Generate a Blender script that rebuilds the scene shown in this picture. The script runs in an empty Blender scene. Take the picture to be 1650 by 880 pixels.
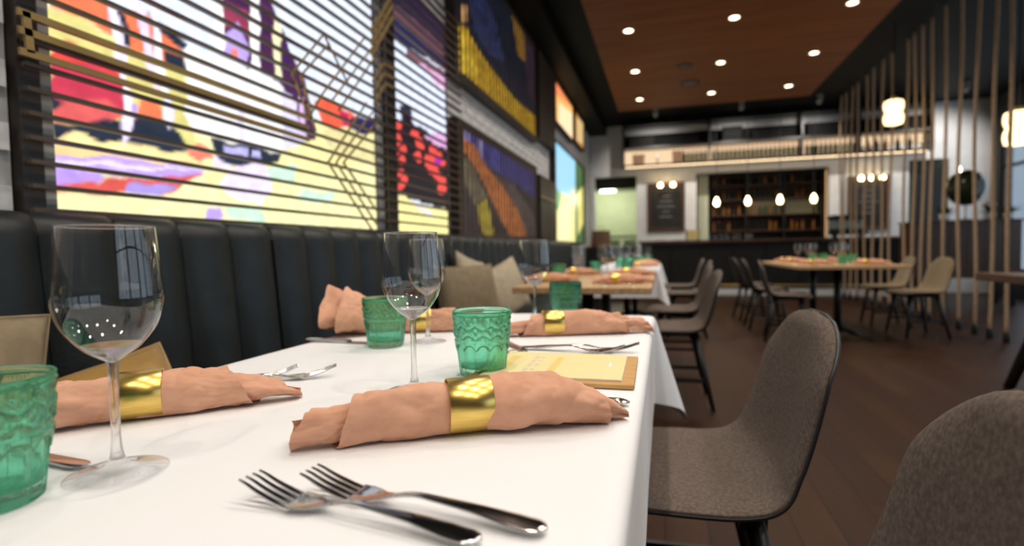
import bpy, bmesh, math, random
import numpy as np
from mathutils import Vector, Matrix, noise as mnoise
PI = math.pi
random.seed(7)
S = bpy.context.scene
COL = S.collection

# ------------------------------------------------------------------ camera
def make_camera():
    yaw, pitch, roll = 0.27645, 0.04154, -0.0165
    f = Vector((-math.sin(yaw)*math.cos(pitch), math.cos(yaw)*math.cos(pitch), -math.sin(pitch)))
    r = Vector((math.cos(yaw), math.sin(yaw), 0.0)); u = r.cross(f)
    r2 = math.cos(roll)*r + math.sin(roll)*u
    u2 = -math.sin(roll)*r + math.cos(roll)*u
    cd = bpy.data.cameras.new('camera'); co = bpy.data.objects.new('camera', cd); COL.objects.link(co)
    m = Matrix((r2, u2, -f)).transposed().to_4x4(); m.translation = (0, 0, 0.944)
    co.matrix_world = m
    cd.sensor_width = 36.0; cd.lens = 36.0*865.0/1650.0
    cd.clip_start = 0.02; cd.clip_end = 100
    cd.dof.use_dof = True; cd.dof.focus_distance = 0.66; cd.dof.aperture_fstop = 3.0
    S.camera = co
make_camera()

# ------------------------------------------------------------------ world, light, exposure
w = bpy.data.worlds.new('world'); S.world = w; w.use_nodes = True
w.node_tree.nodes['Background'].inputs[0].default_value = (0.55, 0.68, 0.85, 1)
w.node_tree.nodes['Background'].inputs[1].default_value = 0.6
WIN_POWER = 28.0           # daylight outside each window bay
SPOT_POWER = 61.0          # one ceiling downlight
WASH_POWER = 85.0         # one spotlight aimed at the end wall
WARM = (1.0, 0.895, 0.785)
def area(name, loc, rot, sx, sy, power, col):
    l = bpy.data.lights.new(name, 'AREA'); l.shape = 'RECTANGLE'; l.size = sx; l.size_y = sy
    l.energy = power; l.color = col
    o = bpy.data.objects.new(name, l); COL.objects.link(o); o.location = loc; o.rotation_euler = rot
    return o
WIN_BAYS = [(-1.9, 0.7), (1.0, 3.6), (3.9, 6.5), (6.8, 9.4), (9.7, 11.93)]
for a, b in WIN_BAYS:
    area('daylight', (6.45, (a+b)/2, 1.85), (0, math.radians(90), 0), 2.6, b-a, WIN_POWER, (0.78, 0.88, 1.0))
S.view_settings.view_transform = 'Standard'; S.view_settings.look = 'None'
S.view_settings.exposure = 0.0; S.view_settings.gamma = 1.0; S.view_settings.use_curve_mapping = False
cy = S.cycles
cy.max_bounces = 10; cy.transparent_max_bounces = 24; cy.transmission_bounces = 10; cy.glossy_bounces = 5; cy.diffuse_bounces = 4
cy.sample_clamp_indirect = 4.0; cy.sample_clamp_direct = 0.0
cy.blur_glossy = 0.6

# ------------------------------------------------------------------ helpers: materials
def lin(c):
    return tuple(((x/255)/12.92 if x/255 <= 0.04045 else ((x/255+0.055)/1.055)**2.4) for x in c)
MATS = {}
def pmat(name, col, rough=0.5, metal=0.0, var=0.0, scale=20.0, bump=0.0, bscale=None, stretch=(1,1,1), col2=None, ior=1.5, coat=0.0, sheen=0.0, spec=0.5, detail=4.0):
    m = bpy.data.materials.new(name); m.use_nodes = True; nt = m.node_tree; b = nt.nodes['Principled BSDF']
    b.inputs['Base Color'].default_value = (*col, 1); b.inputs['Roughness'].default_value = rough
    b.inputs['Metallic'].default_value = metal; b.inputs['IOR'].default_value = ior
    b.inputs['Coat Weight'].default_value = coat; b.inputs['Sheen Weight'].default_value = sheen
    b.inputs['Specular IOR Level'].default_value = spec
    tc = nt.nodes.new('ShaderNodeTexCoord'); mp = nt.nodes.new('ShaderNodeMapping'); mp.inputs['Scale'].default_value = stretch
    nt.links.new(tc.outputs['Object'], mp.inputs['Vector'])
    if var > 0 or col2 is not None:
        n = nt.nodes.new('ShaderNodeTexNoise'); n.inputs['Scale'].default_value = scale; n.inputs['Detail'].default_value = detail
        nt.links.new(mp.outputs[0], n.inputs['Vector'])
        cr = nt.nodes.new('ShaderNodeValToRGB')
        c2 = col2 if col2 is not None else tuple(x*(1+var) for x in col)
        c1 = col if col2 is not None else tuple(x*(1-var) for x in col)
        cr.color_ramp.elements[0].color = (*c1, 1); cr.color_ramp.elements[1].color = (*c2, 1)
        cr.color_ramp.elements[0].position = 0.35; cr.color_ramp.elements[1].position = 0.68
        nt.links.new(n.outputs['Fac'], cr.inputs[0]); nt.links.new(cr.outputs[0], b.inputs['Base Color'])
    if bump > 0:
        n2 = nt.nodes.new('ShaderNodeTexNoise'); n2.inputs['Scale'].default_value = bscale or scale*3; n2.inputs['Detail'].default_value = 5
        nt.links.new(mp.outputs[0], n2.inputs['Vector'])
        bp = nt.nodes.new('ShaderNodeBump'); bp.inputs['Strength'].default_value = bump; bp.inputs['Distance'].default_value = 0.01
        nt.links.new(n2.outputs['Fac'], bp.inputs['Height']); nt.links.new(bp.outputs[0], b.inputs['Normal'])
    MATS[name] = m
    return m
def emat(name, col, strength):
    m = bpy.data.materials.new(name); m.use_nodes = True; nt = m.node_tree
    nt.nodes.remove(nt.nodes['Principled BSDF']); e = nt.nodes.new('ShaderNodeEmission')
    e.inputs[0].default_value = (*col, 1); e.inputs[1].default_value = strength
    nt.links.new(e.outputs[0], nt.nodes['Material Output'].inputs[0]); MATS[name] = m
    return m
def thin_glass(name, tint=(1,1,1), refl=1.0, base=0.02, rim=1.0):
    m = bpy.data.materials.new(name); m.use_nodes = True; nt = m.node_tree
    nt.nodes.remove(nt.nodes['Principled BSDF'])
    t = nt.nodes.new('ShaderNodeBsdfTransparent'); t.inputs[0].default_value = (*tint, 1)
    lw = nt.nodes.new('ShaderNodeLayerWeight'); lw.inputs['Blend'].default_value = 0.5
    cr = nt.nodes.new('ShaderNodeValToRGB'); cr.color_ramp.elements[0].color = (*tint, 1); cr.color_ramp.elements[0].position = 0.70
    cr.color_ramp.elements[1].color = tuple(c*rim for c in tint)+(1,); cr.color_ramp.elements[1].position = 1.0
    nt.links.new(lw.outputs['Facing'], cr.inputs[0]); nt.links.new(cr.outputs[0], t.inputs[0])
    g = nt.nodes.new('ShaderNodeBsdfGlossy'); g.inputs['Roughness'].default_value = 0.0
    fr = nt.nodes.new('ShaderNodeFresnel'); fr.inputs['IOR'].default_value = 1.5
    ge = nt.nodes.new('ShaderNodeNewGeometry'); mr = nt.nodes.new('ShaderNodeMapRange'); mr.inputs['To Min'].default_value = 1.5; mr.inputs['To Max'].default_value = 1/1.5
    nt.links.new(ge.outputs['Backfacing'], mr.inputs['Value']); nt.links.new(mr.outputs['Result'], fr.inputs['IOR'])
    mm = nt.nodes.new('ShaderNodeMath'); mm.operation = 'MULTIPLY_ADD'; mm.inputs[1].default_value = refl; mm.inputs[2].default_value = base; mm.use_clamp = True
    mx = nt.nodes.new('ShaderNodeMixShader')
    nt.links.new(fr.outputs[0], mm.inputs[0]); nt.links.new(mm.outputs[0], mx.inputs[0])
    nt.links.new(t.outputs[0], mx.inputs[1]); nt.links.new(g.outputs[0], mx.inputs[2])
    nt.links.new(mx.outputs[0], nt.nodes['Material Output'].inputs[0]); MATS[name] = m
    return m
def solid_glass(name, tint, thru, thru_tint, ior=1.45, rough=0.0):
    m = bpy.data.materials.new(name); m.use_nodes = True; nt = m.node_tree
    nt.nodes.remove(nt.nodes['Principled BSDF'])
    g = nt.nodes.new('ShaderNodeBsdfGlass'); g.inputs['Color'].default_value = (*tint, 1); g.inputs['IOR'].default_value = ior; g.inputs['Roughness'].default_value = rough
    t = nt.nodes.new('ShaderNodeBsdfTransparent'); t.inputs[0].default_value = (*thru_tint, 1)
    mx = nt.nodes.new('ShaderNodeMixShader'); mx.inputs[0].default_value = thru
    nt.links.new(g.outputs[0], mx.inputs[1]); nt.links.new(t.outputs[0], mx.inputs[2])
    nt.links.new(mx.outputs[0], nt.nodes['Material Output'].inputs[0]); MATS[name] = m
    return m

pmat('cloth_white', (0.83, 0.845, 0.865), 0.85, var=0.015, scale=6, bump=0.05, bscale=900, sheen=0.1)
pmat('leather', (0.010, 0.014, 0.015), 0.42, var=0.25, scale=14, bump=0.12, bscale=160, spec=0.4)
pmat('linen', (0.63, 0.325, 0.205), 0.9, col2=(0.74, 0.41, 0.275), scale=26, bump=0.14, bscale=1100, sheen=0.1, detail=8)
pmat('gold_ring', (0.80, 0.57, 0.16), 0.29, metal=1.0, var=0.10, scale=30, bump=0.012, bscale=60, stretch=(1, 12, 12))
pmat('brass_bar', (0.36, 0.24, 0.085), 0.4, metal=0.55, var=0.1, scale=9)
pmat('steel', (0.74, 0.72, 0.70), 0.10, metal=1.0)
pmat('oak', (0.44, 0.27, 0.13), 0.45, col2=(0.60, 0.39, 0.21), scale=7, bump=0.06, bscale=60, stretch=(6, 1, 6))
pmat('oak_board', (0.50, 0.27, 0.08), 0.5, col2=(0.62, 0.36, 0.13), scale=10, stretch=(2, 12, 2))
pmat('walnut', (0.055, 0.026, 0.016), 0.4, col2=(0.10, 0.045, 0.025), scale=8, stretch=(1, 1, 8))
pmat('dark_frame', (0.030, 0.020, 0.014), 0.5, var=0.3, scale=8)
pmat('slat_wood', (0.07, 0.045, 0.026), 0.45, var=0.25, scale=10)
pmat('black_paint', (0.004, 0.004, 0.004), 0.6, spec=0.12)
pmat('black_metal', (0.008, 0.008, 0.009), 0.38)
pmat('black_wood', (0.010, 0.009, 0.009), 0.42, var=0.2, scale=12)
pmat('fabric_chair', (0.086, 0.066, 0.055), 0.95, col2=(0.148, 0.117, 0.097), scale=150, bump=0.15, bscale=1300, sheen=0.0, spec=0.2, detail=10)
pmat('fabric_tan', (0.16, 0.11, 0.055), 0.95, col2=(0.21, 0.15, 0.075), scale=60, bump=0.2, bscale=400, sheen=0.2)
pmat('satin_gold', (0.30, 0.17, 0.035), 0.38, col2=(0.42, 0.25, 0.06), scale=9, bump=0.05, bscale=60, sheen=0.2)
pmat('khaki_cotton', (0.23, 0.18, 0.11), 0.9, var=0.12, scale=30, bump=0.15, bscale=300)
pmat('beige_cotton', (0.45, 0.38, 0.27), 0.9, var=0.1, scale=30, bump=0.15, bscale=300)
pmat('ceiling_veneer', (0.19, 0.052, 0.011), 0.55, spec=0.2, col2=(0.28, 0.088, 0.021), scale=3.0, stretch=(0.35, 5, 1), bump=0.02, bscale=30)
pmat('white_paint', (0.82, 0.82, 0.82), 0.7, var=0.04, scale=5)
pmat('brick_white', (0.66, 0.65, 0.64), 0.8, col2=(0.80, 0.79, 0.78), scale=11, bump=0.35, bscale=45)
pmat('mortar', (0.45, 0.45, 0.44), 0.9, var=0.08, scale=20)
pmat('plaster_dark', (0.03, 0.028, 0.026), 0.7, var=0.1, scale=4)
pmat('rope', (0.48, 0.33, 0.20), 0.9, var=0.2, scale=60, bump=0.6, bscale=120)
pmat('paper_yellow', (0.78, 0.70, 0.36), 0.75, var=0.01, scale=20)
pmat('paper_white', (0.80, 0.79, 0.80), 0.8, var=0.01, scale=20)
pmat('print_peach', (0.80, 0.60, 0.20), 0.75, var=0.02, scale=200)
pmat('print_lilac', (0.70, 0.58, 0.42), 0.75, var=0.02, scale=200)
pmat('kitchen_wall', (0.60, 0.63, 0.47), 0.5, var=0.05, scale=3)
pmat('stainless', (0.45, 0.47, 0.40), 0.3, metal=0.8, var=0.1, scale=4)
pmat('chalk', (0.25, 0.24, 0.22), 0.9)
pmat('chalkboard', (0.012, 0.012, 0.013), 0.7, var=0.3, scale=6)
pmat('card_brown', (0.20, 0.11, 0.06), 0.8, var=0.1, scale=10)
pmat('bottle_dark', (0.012, 0.010, 0.006), 0.12)
pmat('bottle_green', (0.02, 0.035, 0.010), 0.12)
pmat('bottle_amber', (0.22, 0.09, 0.015), 0.15)
pmat('label_cream', (0.65, 0.52, 0.22), 0.7, var=0.1, scale=40)
pmat('foil_red', (0.25, 0.02, 0.02), 0.4)
pmat('leaf', (0.02, 0.05, 0.015), 0.5, var=0.3, scale=12)
pmat('petal', (0.65, 0.45, 0.42), 0.7, var=0.1, scale=30)
pmat('olive_glaze', (0.020, 0.030, 0.014), 0.22, var=0.2, scale=5)
pmat('grey_reveal', (0.30, 0.29, 0.27), 0.7, var=0.08, scale=12)
thin_glass('bowl_glass', (0.99, 0.99, 0.99), 2.2, 0.0, 0.30)
solid_glass('crystal', (1, 1, 1), 0.30, (0.97, 0.97, 0.97))
solid_glass('bowl_crystal', (1, 1, 1), 0.25, (0.985, 0.985, 0.985))
solid_glass('green_glass', (0.72, 0.955, 0.87), 0.22, (0.52, 0.88, 0.74), 1.45)
thin_glass('foot_glass', (0.95, 0.95, 0.955), 1.3, 0.02, 0.5)
thin_glass('pane_glass', (0.93, 0.96, 0.97), 0.7, 0.01)
emat('lamp_warm', (1.0, 0.80, 0.55), 9.0)
emat('bulb_warm', (1.0, 0.72, 0.38), 14.0)
emat('opal_glow', (1.0, 0.78, 0.40), 3.0)
emat('rack_glow', (1.0, 0.72, 0.45), 1.0)
emat('under_rack_glow', (1.0, 0.72, 0.42), 4.0)
emat('jamb_glow', (1.0, 0.55, 0.22), 1.0)
emat('kitchen_tube', (0.95, 1.0, 0.80), 6.0)

def floor_mat():
    m = bpy.data.materials.new('floor_walnut'); m.use_nodes = True; nt = m.node_tree; b = nt.nodes['Principled BSDF']
    tc = nt.nodes.new('ShaderNodeTexCoord'); mp = nt.nodes.new('ShaderNodeMapping'); mp.inputs['Rotation'].default_value = (0, 0, PI/2)
    br = nt.nodes.new('ShaderNodeTexBrick'); br.inputs['Scale'].default_value = 1.0
    br.inputs['Brick Width'].default_value = 1.1; br.inputs['Row Height'].default_value = 0.14; br.inputs['Mortar Size'].default_value = 0.0025
    br.inputs['Color1'].default_value = (0.058, 0.022, 0.008, 1); br.inputs['Color2'].default_value = (0.036, 0.013, 0.005, 1); br.inputs['Mortar'].default_value = (0.006, 0.003, 0.002, 1)
    n = nt.nodes.new('ShaderNodeTexNoise'); n.inputs['Scale'].default_value = 4; n.inputs['Detail'].default_value = 6
    mp2 = nt.nodes.new('ShaderNodeMapping'); mp2.inputs['Scale'].default_value = (8, 1, 1)
    mx = nt.nodes.new('ShaderNodeMix'); mx.data_type = 'RGBA'; mx.blend_type = 'MULTIPLY'; mx.inputs[0].default_value = 0.6
    nt.links.new(tc.outputs['Object'], mp.inputs[0]); nt.links.new(mp.outputs[0], br.inputs[0])
    nt.links.new(tc.outputs['Object'], mp2.inputs[0]); nt.links.new(mp2.outputs[0], n.inputs[0])
    nt.links.new(br.outputs[0], mx.inputs[6]); nt.links.new(n.outputs['Color'], mx.inputs[7]); nt.links.new(mx.outputs[2], b.inputs['Base Color'])
    b.inputs['Roughness'].default_value = 0.42; b.inputs['Specular IOR Level'].default_value = 0.16
    bp = nt.nodes.new('ShaderNodeBump'); bp.inputs['Strength'].default_value = 0.15; bp.inputs['Distance'].default_value = 0.004
    nt.links.new(n.outputs['Fac'], bp.inputs['Height']); nt.links.new(bp.outputs[0], b.inputs['Normal'])
    MATS['floor_walnut'] = m
floor_mat()

# ------------------------------------------------------------------ helpers: meshes and objects
class MB:
    def __init__(s): s.v = []; s.f = []
    def add(s, vs, fs):
        o = len(s.v); s.v += [tuple(x) for x in vs]; s.f += [tuple(i+o for i in f) for f in fs]; return s
    def box(s, x0, x1, y0, y1, z0, z1):
        return s.add([(x0,y0,z0),(x1,y0,z0),(x1,y1,z0),(x0,y1,z0),(x0,y0,z1),(x1,y0,z1),(x1,y1,z1),(x0,y1,z1)],
                     [(0,3,2,1),(4,5,6,7),(0,1,5,4),(1,2,6,5),(2,3,7,6),(3,0,4,7)])
    def lathe(s, prof, n=32, c=(0,0,0), closed=False):
        vs = []; fs = []; m = len(prof)
        for r, z in prof:
            for k in range(n):
                a = 2*PI*k/n; vs.append((c[0]+r*math.cos(a), c[1]+r*math.sin(a), c[2]+z))
        for i in range(m if closed else m-1):
            j = (i+1) % m
            for k in range(n):
                k2 = (k+1) % n; fs.append((i*n+k, i*n+k2, j*n+k2, j*n+k))
        return s.add(vs, fs)
    def tube(s, pts, rad, n=10, cap=True):
        pts = [Vector(p) for p in pts]; rr = rad if isinstance(rad, (list, tuple)) else [rad]*len(pts)
        vs = []; fs = []; up = None
        for i, p in enumerate(pts):
            t = (pts[min(i+1, len(pts)-1)] - pts[max(i-1, 0)]).normalized()
            if up is None: up = Vector((0,0,1)) if abs(t.z) < 0.9 else Vector((1,0,0))
            a = t.cross(up).normalized(); b = a.cross(t).normalized(); up = b
            for k in range(n):
                q = 2*PI*k/n; vs.append(p + a*math.cos(q)*rr[i] + b*math.sin(q)*rr[i])
        for i in range(len(pts)-1):
            for k in range(n):
                k2 = (k+1) % n; fs.append((i*n+k, i*n+k2, (i+1)*n+k2, (i+1)*n+k))
        if cap:
            fs.append(tuple(range(n-1, -1, -1))); e = (len(pts)-1)*n; fs.append(tuple(range(e, e+n)))
        return s.add(vs, fs)
    def bar(s, p, q, w, h, up=(0,0,1)):
        p = Vector(p); q = Vector(q); t = (q-p).normalized(); a = t.cross(Vector(up)).normalized(); b = a.cross(t)
        vs = [c + a*(sx*w/2) + b*(sz*h/2) for c in (p, q) for sx, sz in ((-1,-1),(1,-1),(1,1),(-1,1))]
        return s.add(vs, [(3,2,1,0),(4,5,6,7),(0,1,5,4),(1,2,6,5),(2,3,7,6),(3,0,4,7)])
    def grid(s, fn, nu, nv, wrap_u=False):
        vs = [fn(i/(nu if wrap_u else nu-1), j/(nv-1)) for j in range(nv) for i in range(nu)]
        fs = []
        for j in range(nv-1):
            for i in range(nu if wrap_u else nu-1):
                i2 = (i+1) % nu; fs.append((j*nu+i, j*nu+i2, (j+1)*nu+i2, (j+1)*nu+i))
        return s.add(vs, fs)
    def mesh(s, name, mat, smooth=False):
        me = bpy.data.meshes.new(name); me.from_pydata(s.v, [], s.f); me.materials.append(MATS[mat]); me.update()
        bm = bmesh.new(); bm.from_mesh(me); bmesh.ops.remove_doubles(bm, verts=bm.verts, dist=1e-6)
        bmesh.ops.recalc_face_normals(bm, faces=bm.faces); bm.to_mesh(me); bm.free()
        if smooth:
            for p in me.polygons: p.use_smooth = True
        return me
    def build(s, name, mat, parent=None, smooth=False, bevel=0.0, solid=0.0, subsurf=0, auto=False):
        me = s.mesh(name, mat, smooth)
        return place(me, name, parent, bevel, solid, subsurf)
def place(me, name, parent=None, bevel=0.0, solid=0.0, subsurf=0):
    o = bpy.data.objects.new(name, me); COL.objects.link(o)
    if parent is not None: o.parent = parent
    if solid:
        md = o.modifiers.new('solid', 'SOLIDIFY'); md.thickness = solid; md.offset = 0
    if bevel:
        md = o.modifiers.new('bevel', 'BEVEL'); md.width = bevel; md.segments = 2; md.limit_method = 'ANGLE'
    if subsurf:
        md = o.modifiers.new('sub', 'SUBSURF'); md.levels = subsurf; md.render_levels = subsurf
    return o
def tag(o, label=None, cat=None, group=None, kind=None):
    if label: o['label'] = label
    if cat: o['category'] = cat
    if group: o['group'] = group
    if kind: o['kind'] = kind
    return o
def thing(name, label, cat, loc=(0,0,0), rz=0.0, group=None, kind=None):
    o = bpy.data.objects.new(name, None); COL.objects.link(o); o.empty_display_size = 0.05
    o.location = loc; o.rotation_euler = (0, 0, rz)
    return tag(o, label, cat, group, kind)
def copy_thing(src, loc, rz=0.0, label=None, group=None, scale=None):
    c = src.copy(); COL.objects.link(c); c.location = loc; c.rotation_euler = (0, 0, rz)
    if scale: c.scale = scale
    if label: c['label'] = label
    if group: c['group'] = group
    for ch in src.children:
        d = ch.copy(); COL.objects.link(d); d.parent = c
        for g in ch.children:
            e = g.copy(); COL.objects.link(e); e.parent = d
    return c
def structure(mb, name, mat, label=None, bevel=0.0, parent=None):
    o = mb.build(name, mat, parent, bevel=bevel)
    if parent is None:
        o['kind'] = 'structure'
        if label: o['label'] = label
    return o

# ================================================================== THE ROOM
XL, XR, YB, YF, ZC = -1.60, 5.9, 12.2, -2.5, 3.65
structure(MB().box(XL-0.2, XR+0.2, YF-0.2, 15.2, -0.1, 0.0), 'floor', 'floor_walnut', 'dark walnut plank floor of the dining room')
structure(MB().box(XL-0.2, XR+0.2, YF-0.2, YB+0.2, ZC, ZC+0.1), 'ceiling', 'black_paint', 'black painted ceiling around the wooden panel')
structure(MB().box(-0.81, 2.40, YF+0.05, 10.30, 3.50, ZC), 'ceiling_panel', 'ceiling_veneer', 'lowered reddish wood veneer ceiling panel')
structure(MB().box(XL, -1.22, YF, YB, 3.47, ZC), 'trim_1', 'black_paint', 'black soffit running along the top of the picture wall')
structure(MB().box(XL-0.2, XR+0.2, YF-0.2, YF, 0, ZC), 'wall_front', 'plaster_dark', 'dark plastered wall behind the viewer')
wl = structure(MB().box(XL-0.2, XL-0.012, YF, YB+0.1, 0, ZC), 'wall_left', 'mortar', 'white painted brick wall carrying the backlit pictures')

PIER = -1.513
structure(MB().box(XL-0.01, PIER-0.012, YF, 0.933, 0, 3.46), 'wall_left_pier', 'mortar', 'white brick pier at the near end of the picture wall')
# bricks of the exposed strips of the left wall (single bricks), the rest of the wall is covered by boxes and banquette
def bricks():
    regions = [(0.40, 0.93, 1.0, 1.75), (3.55, 3.85, 2.2, 3.46), (3.85, 7.7, 1.9, 2.35), (2.60, 2.72, 1.05, 2.35)]
    H, L, g = 0.075, 0.24, 0.010
    me = MB().box(-0.012, 0.004, g/2, L-g/2, g/2, H-g/2).mesh('brick', 'brick_white')
    count = 0; rest = MB()
    for row in range(12, 48):
        z = row*H
        for k in range(-2, 60):
            y = k*L + (L/2 if row % 2 else 0) - 0.03
            hit = any(y+L > a and y < b and z+H > c and z < d for a, b, c, d in regions)
            dx = random.uniform(-0.003, 0.003)
            if y < 0.93 and y+L > 0.93: continue
            if hit and count < 280:
                o = bpy.data.objects.new('brick', me); COL.objects.link(o); o.location = ((PIER if y < 0.9 else XL)+dx, y, z); o.parent = wl; count += 1
            elif y > 0.93 and y+L < YB and z < 3.55 and z > 0.95:
                rest.box(XL-0.012, XL+0.004+dx, y+g/2, y+L-g/2, z+g/2, z+H-g/2)
    o = rest.build('brick_field', 'brick_white', wl); o['kind'] = 'stuff'
bricks()

# right wall with big windows
wr = MB(); wr.box(XR, XR+0.2, YF, YB+0.2, 0, 0.42); wr.box(XR, XR+0.2, YF, YB+0.2, 3.15, ZC)
edges = [YF] + [v for ab in WIN_BAYS for v in ab] + [YB+0.2]
for i in range(0, len(edges), 2): wr.box(XR, XR+0.2, edges[i], edges[i+1], 0.42, 3.15)
structure(wr, 'wall_right', 'plaster_dark', 'dark outer wall with tall windows behind the ropes')
for n, (a, b) in enumerate(WIN_BAYS):
    wn = MB()
    for y0, y1 in ((a, a+0.06), (b-0.06, b)): wn.box(XR+0.04, XR+0.14, y0, y1, 0.42, 3.15)
    wn.box(XR+0.04, XR+0.14, a+0.06, b-0.06, 0.42, 0.48); wn.box(XR+0.04, XR+0.14, a+0.06, b-0.06, 3.09, 3.15)
    mid = [a+(b-a)*t for t in (1/3, 2/3)]
    wo = structure(wn, 'window_%d' % (n+1), 'black_metal', 'tall black framed window in the outer wall')
    for y in mid: MB().box(XR+0.05, XR+0.13, y-0.025, y+0.025, 0.48, 3.09).build('mullion', 'black_metal', wo)
    MB().box(XR+0.05, XR+0.13, a+0.06, b-0.06, 2.30, 2.35).build('transom', 'black_metal', wo)
    ys = [a+0.06] + mid + [b-0.06]
    for i in range(3):
        for z0, z1 in ((0.48, 2.30), (2.35, 3.09)):
            MB().box(XR+0.085, XR+0.095, ys[i]+0.02, ys[i+1]-0.02, z0, z1).build('pane', 'pane_glass', wo)

# back wall with the kitchen opening, the bar niche and a door
wb = MB()
def bw(x0, x1, z0, z1): wb.box(x0, x1, YB, YB+0.15, z0, z1)
bw(XL, -1.50, 0, ZC); bw(-1.50, -0.58, 2.55, ZC); bw(-0.58, 0.67, 0, ZC); bw(0.67, 3.21, 2.53, ZC); bw(0.67, 3.21, 0, 1.00)
bw(3.21, 4.58, 0, ZC); bw(4.58, 5.24, 2.57, ZC); bw(5.24, XR, 0, ZC)
structure(wb, 'wall_back', 'white_paint', 'white end wall with bar niche, kitchen opening and shelves')
d = structure(MB().box(4.58, 5.24, YB+0.06, YB+0.11, 0.0, 2.57), 'door_1', 'olive_glaze', 'dark olive door in the white end wall')
MB().box(4.66, 4.69, YB+0.02, YB+0.06, 0.9, 1.25).build('door_handle', 'brass_bar', d)
MB().box(4.68, 5.14, YB+0.05, YB+0.062, 1.35, 2.4).build('door_panel', 'black_wood', d)
# niche interior
nb = MB(); nb.box(0.60, 3.28, 12.95, 13.05, 0.9, 2.7); nb.box(0.57, 0.67, YB+0.15, 12.95, 0.9, 2.7); nb.box(3.21, 3.31, YB+0.15, 12.95, 0.9, 2.7)
nb.box(0.57, 3.31, YB+0.15, 13.0, 2.53, 2.7); nb.box(0.57, 3.31, YB+0.15, 13.0, 0.9, 1.0)
structure(nb, 'wall_niche', 'plaster_dark', 'dark recess behind the bar holding the bottle shelves')
# kitchen room behind the opening
kb = MB(); kb.box(-2.3, 0.3, 14.9, 15.0, 0, 3.0); kb.box(-2.4, -2.3, YB+0.15, 15.0, 0, 3.0); kb.box(0.3, 0.4, YB+0.15, 15.0, 0, 3.0); kb.box(-2.4, 0.4, YB+0.15, 15.0, 2.9, 3.0)
structure(kb, 'wall_kitchen', 'kitchen_wall', 'bright greenish kitchen walls seen through the opening')

# ================================================================== DOWNLIGHTS AND CEILING SPEAKERS
rows_y = [9.57, 8.06, 6.55, 5.04, 3.53, 2.02, 0.51, -1.0]
cols_x = [-0.39, 0.765, 1.925]
ring_me = MB().lathe([(0.050,0.0),(0.066,-0.004),(0.068,0.0),(0.050,0.0)], 24).mesh('trim_ring', 'white_paint', True)
lens_me = MB().lathe([(0.0001,-0.001),(0.03,-0.001),(0.050,-0.001)], 24).mesh('lens', 'lamp_warm')
rank = ['far', 'second farthest', 'third farthest']
side = ['picture wall', 'middle', 'rope curtain']
for i, y in enumerate(rows_y):
    for j, x in enumerate(cols_x):
        lab = ('round downlight in the %s ceiling row, %s side' % (rank[i], side[j])).replace('middle side', 'in the middle') if i < 3 else 'small round downlight over the near tables, above the picture'
        t = thing('downlight', lab, 'ceiling light', (x, y, 3.497), 0, 'downlights in the wood ceiling' if i < 3 else 'downlights over the near tables')
        place(ring_me, 'trim_ring', t); place(lens_me, 'lens', t)
        l = bpy.data.lights.new('downlight_beam', 'SPOT'); l.energy = SPOT_POWER; l.color = WARM; l.spot_size = math.radians(135); l.spot_blend = 0.8; l.shadow_soft_size = 0.045
        lo = bpy.data.objects.new('downlight_beam', l); COL.objects.link(lo); lo.parent = t; lo.location = (0, 0, -0.02)
for (x, y, r, nm) in ((0.29, 8.04, 0.10, 'smaller'), (0.40, 8.90, 0.14, 'larger')):
    t = thing('ceiling_speaker', '%s round black speaker grille set into the wood ceiling' % nm, 'speaker', (x, y, 3.498), 0, 'black speakers in the wood ceiling')
    MB().lathe([(0.0001,-0.006),(r*0.85,-0.006),(r*0.9,0.0)], 28).build('grille', 'black_metal', t); MB().lathe([(r*0.9,0.0),(r*0.92,-0.010),(r,-0.008),(r*1.02,0.0)], 28).build('rim', 'black_paint', t)

# wall washers on the black ceiling strip ; all but the first added to brighten the end wall
for i, x in enumerate((-0.15, 1.4, 2.7, 4.9)):
    t = thing('wall_washer', 'small ceiling spotlight aimed at the end wall, %s from the picture wall' % ['first', 'second', 'third', 'fourth'][i], 'spotlight', (x, 10.9, ZC), 0, 'wall washers before the end wall')
    MB().lathe([(0.00001,0.0),(0.05,0.0),(0.05,-0.02),(0.012,-0.025),(0.012,-0.07),(0.00001,-0.07)], 18).build('mount', 'grey_reveal', t, smooth=True)
    h = MB().tube([(0, -0.05, -0.06), (0, 0.06, -0.13)], 0.042, 16).build('head', 'grey_reveal', t, smooth=True)
    l = bpy.data.lights.new('washer_beam', 'SPOT'); l.energy = WASH_POWER; l.color = (1.0, 0.92, 0.84); l.spot_size = math.radians(110); l.spot_blend = 0.8; l.shadow_soft_size = 0.04
    lo = bpy.data.objects.new('washer_beam', l); COL.objects.link(lo); lo.parent = t; lo.location = (0, 0.09, -0.16); lo.rotation_euler = (math.radians(42), 0, 0)

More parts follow.
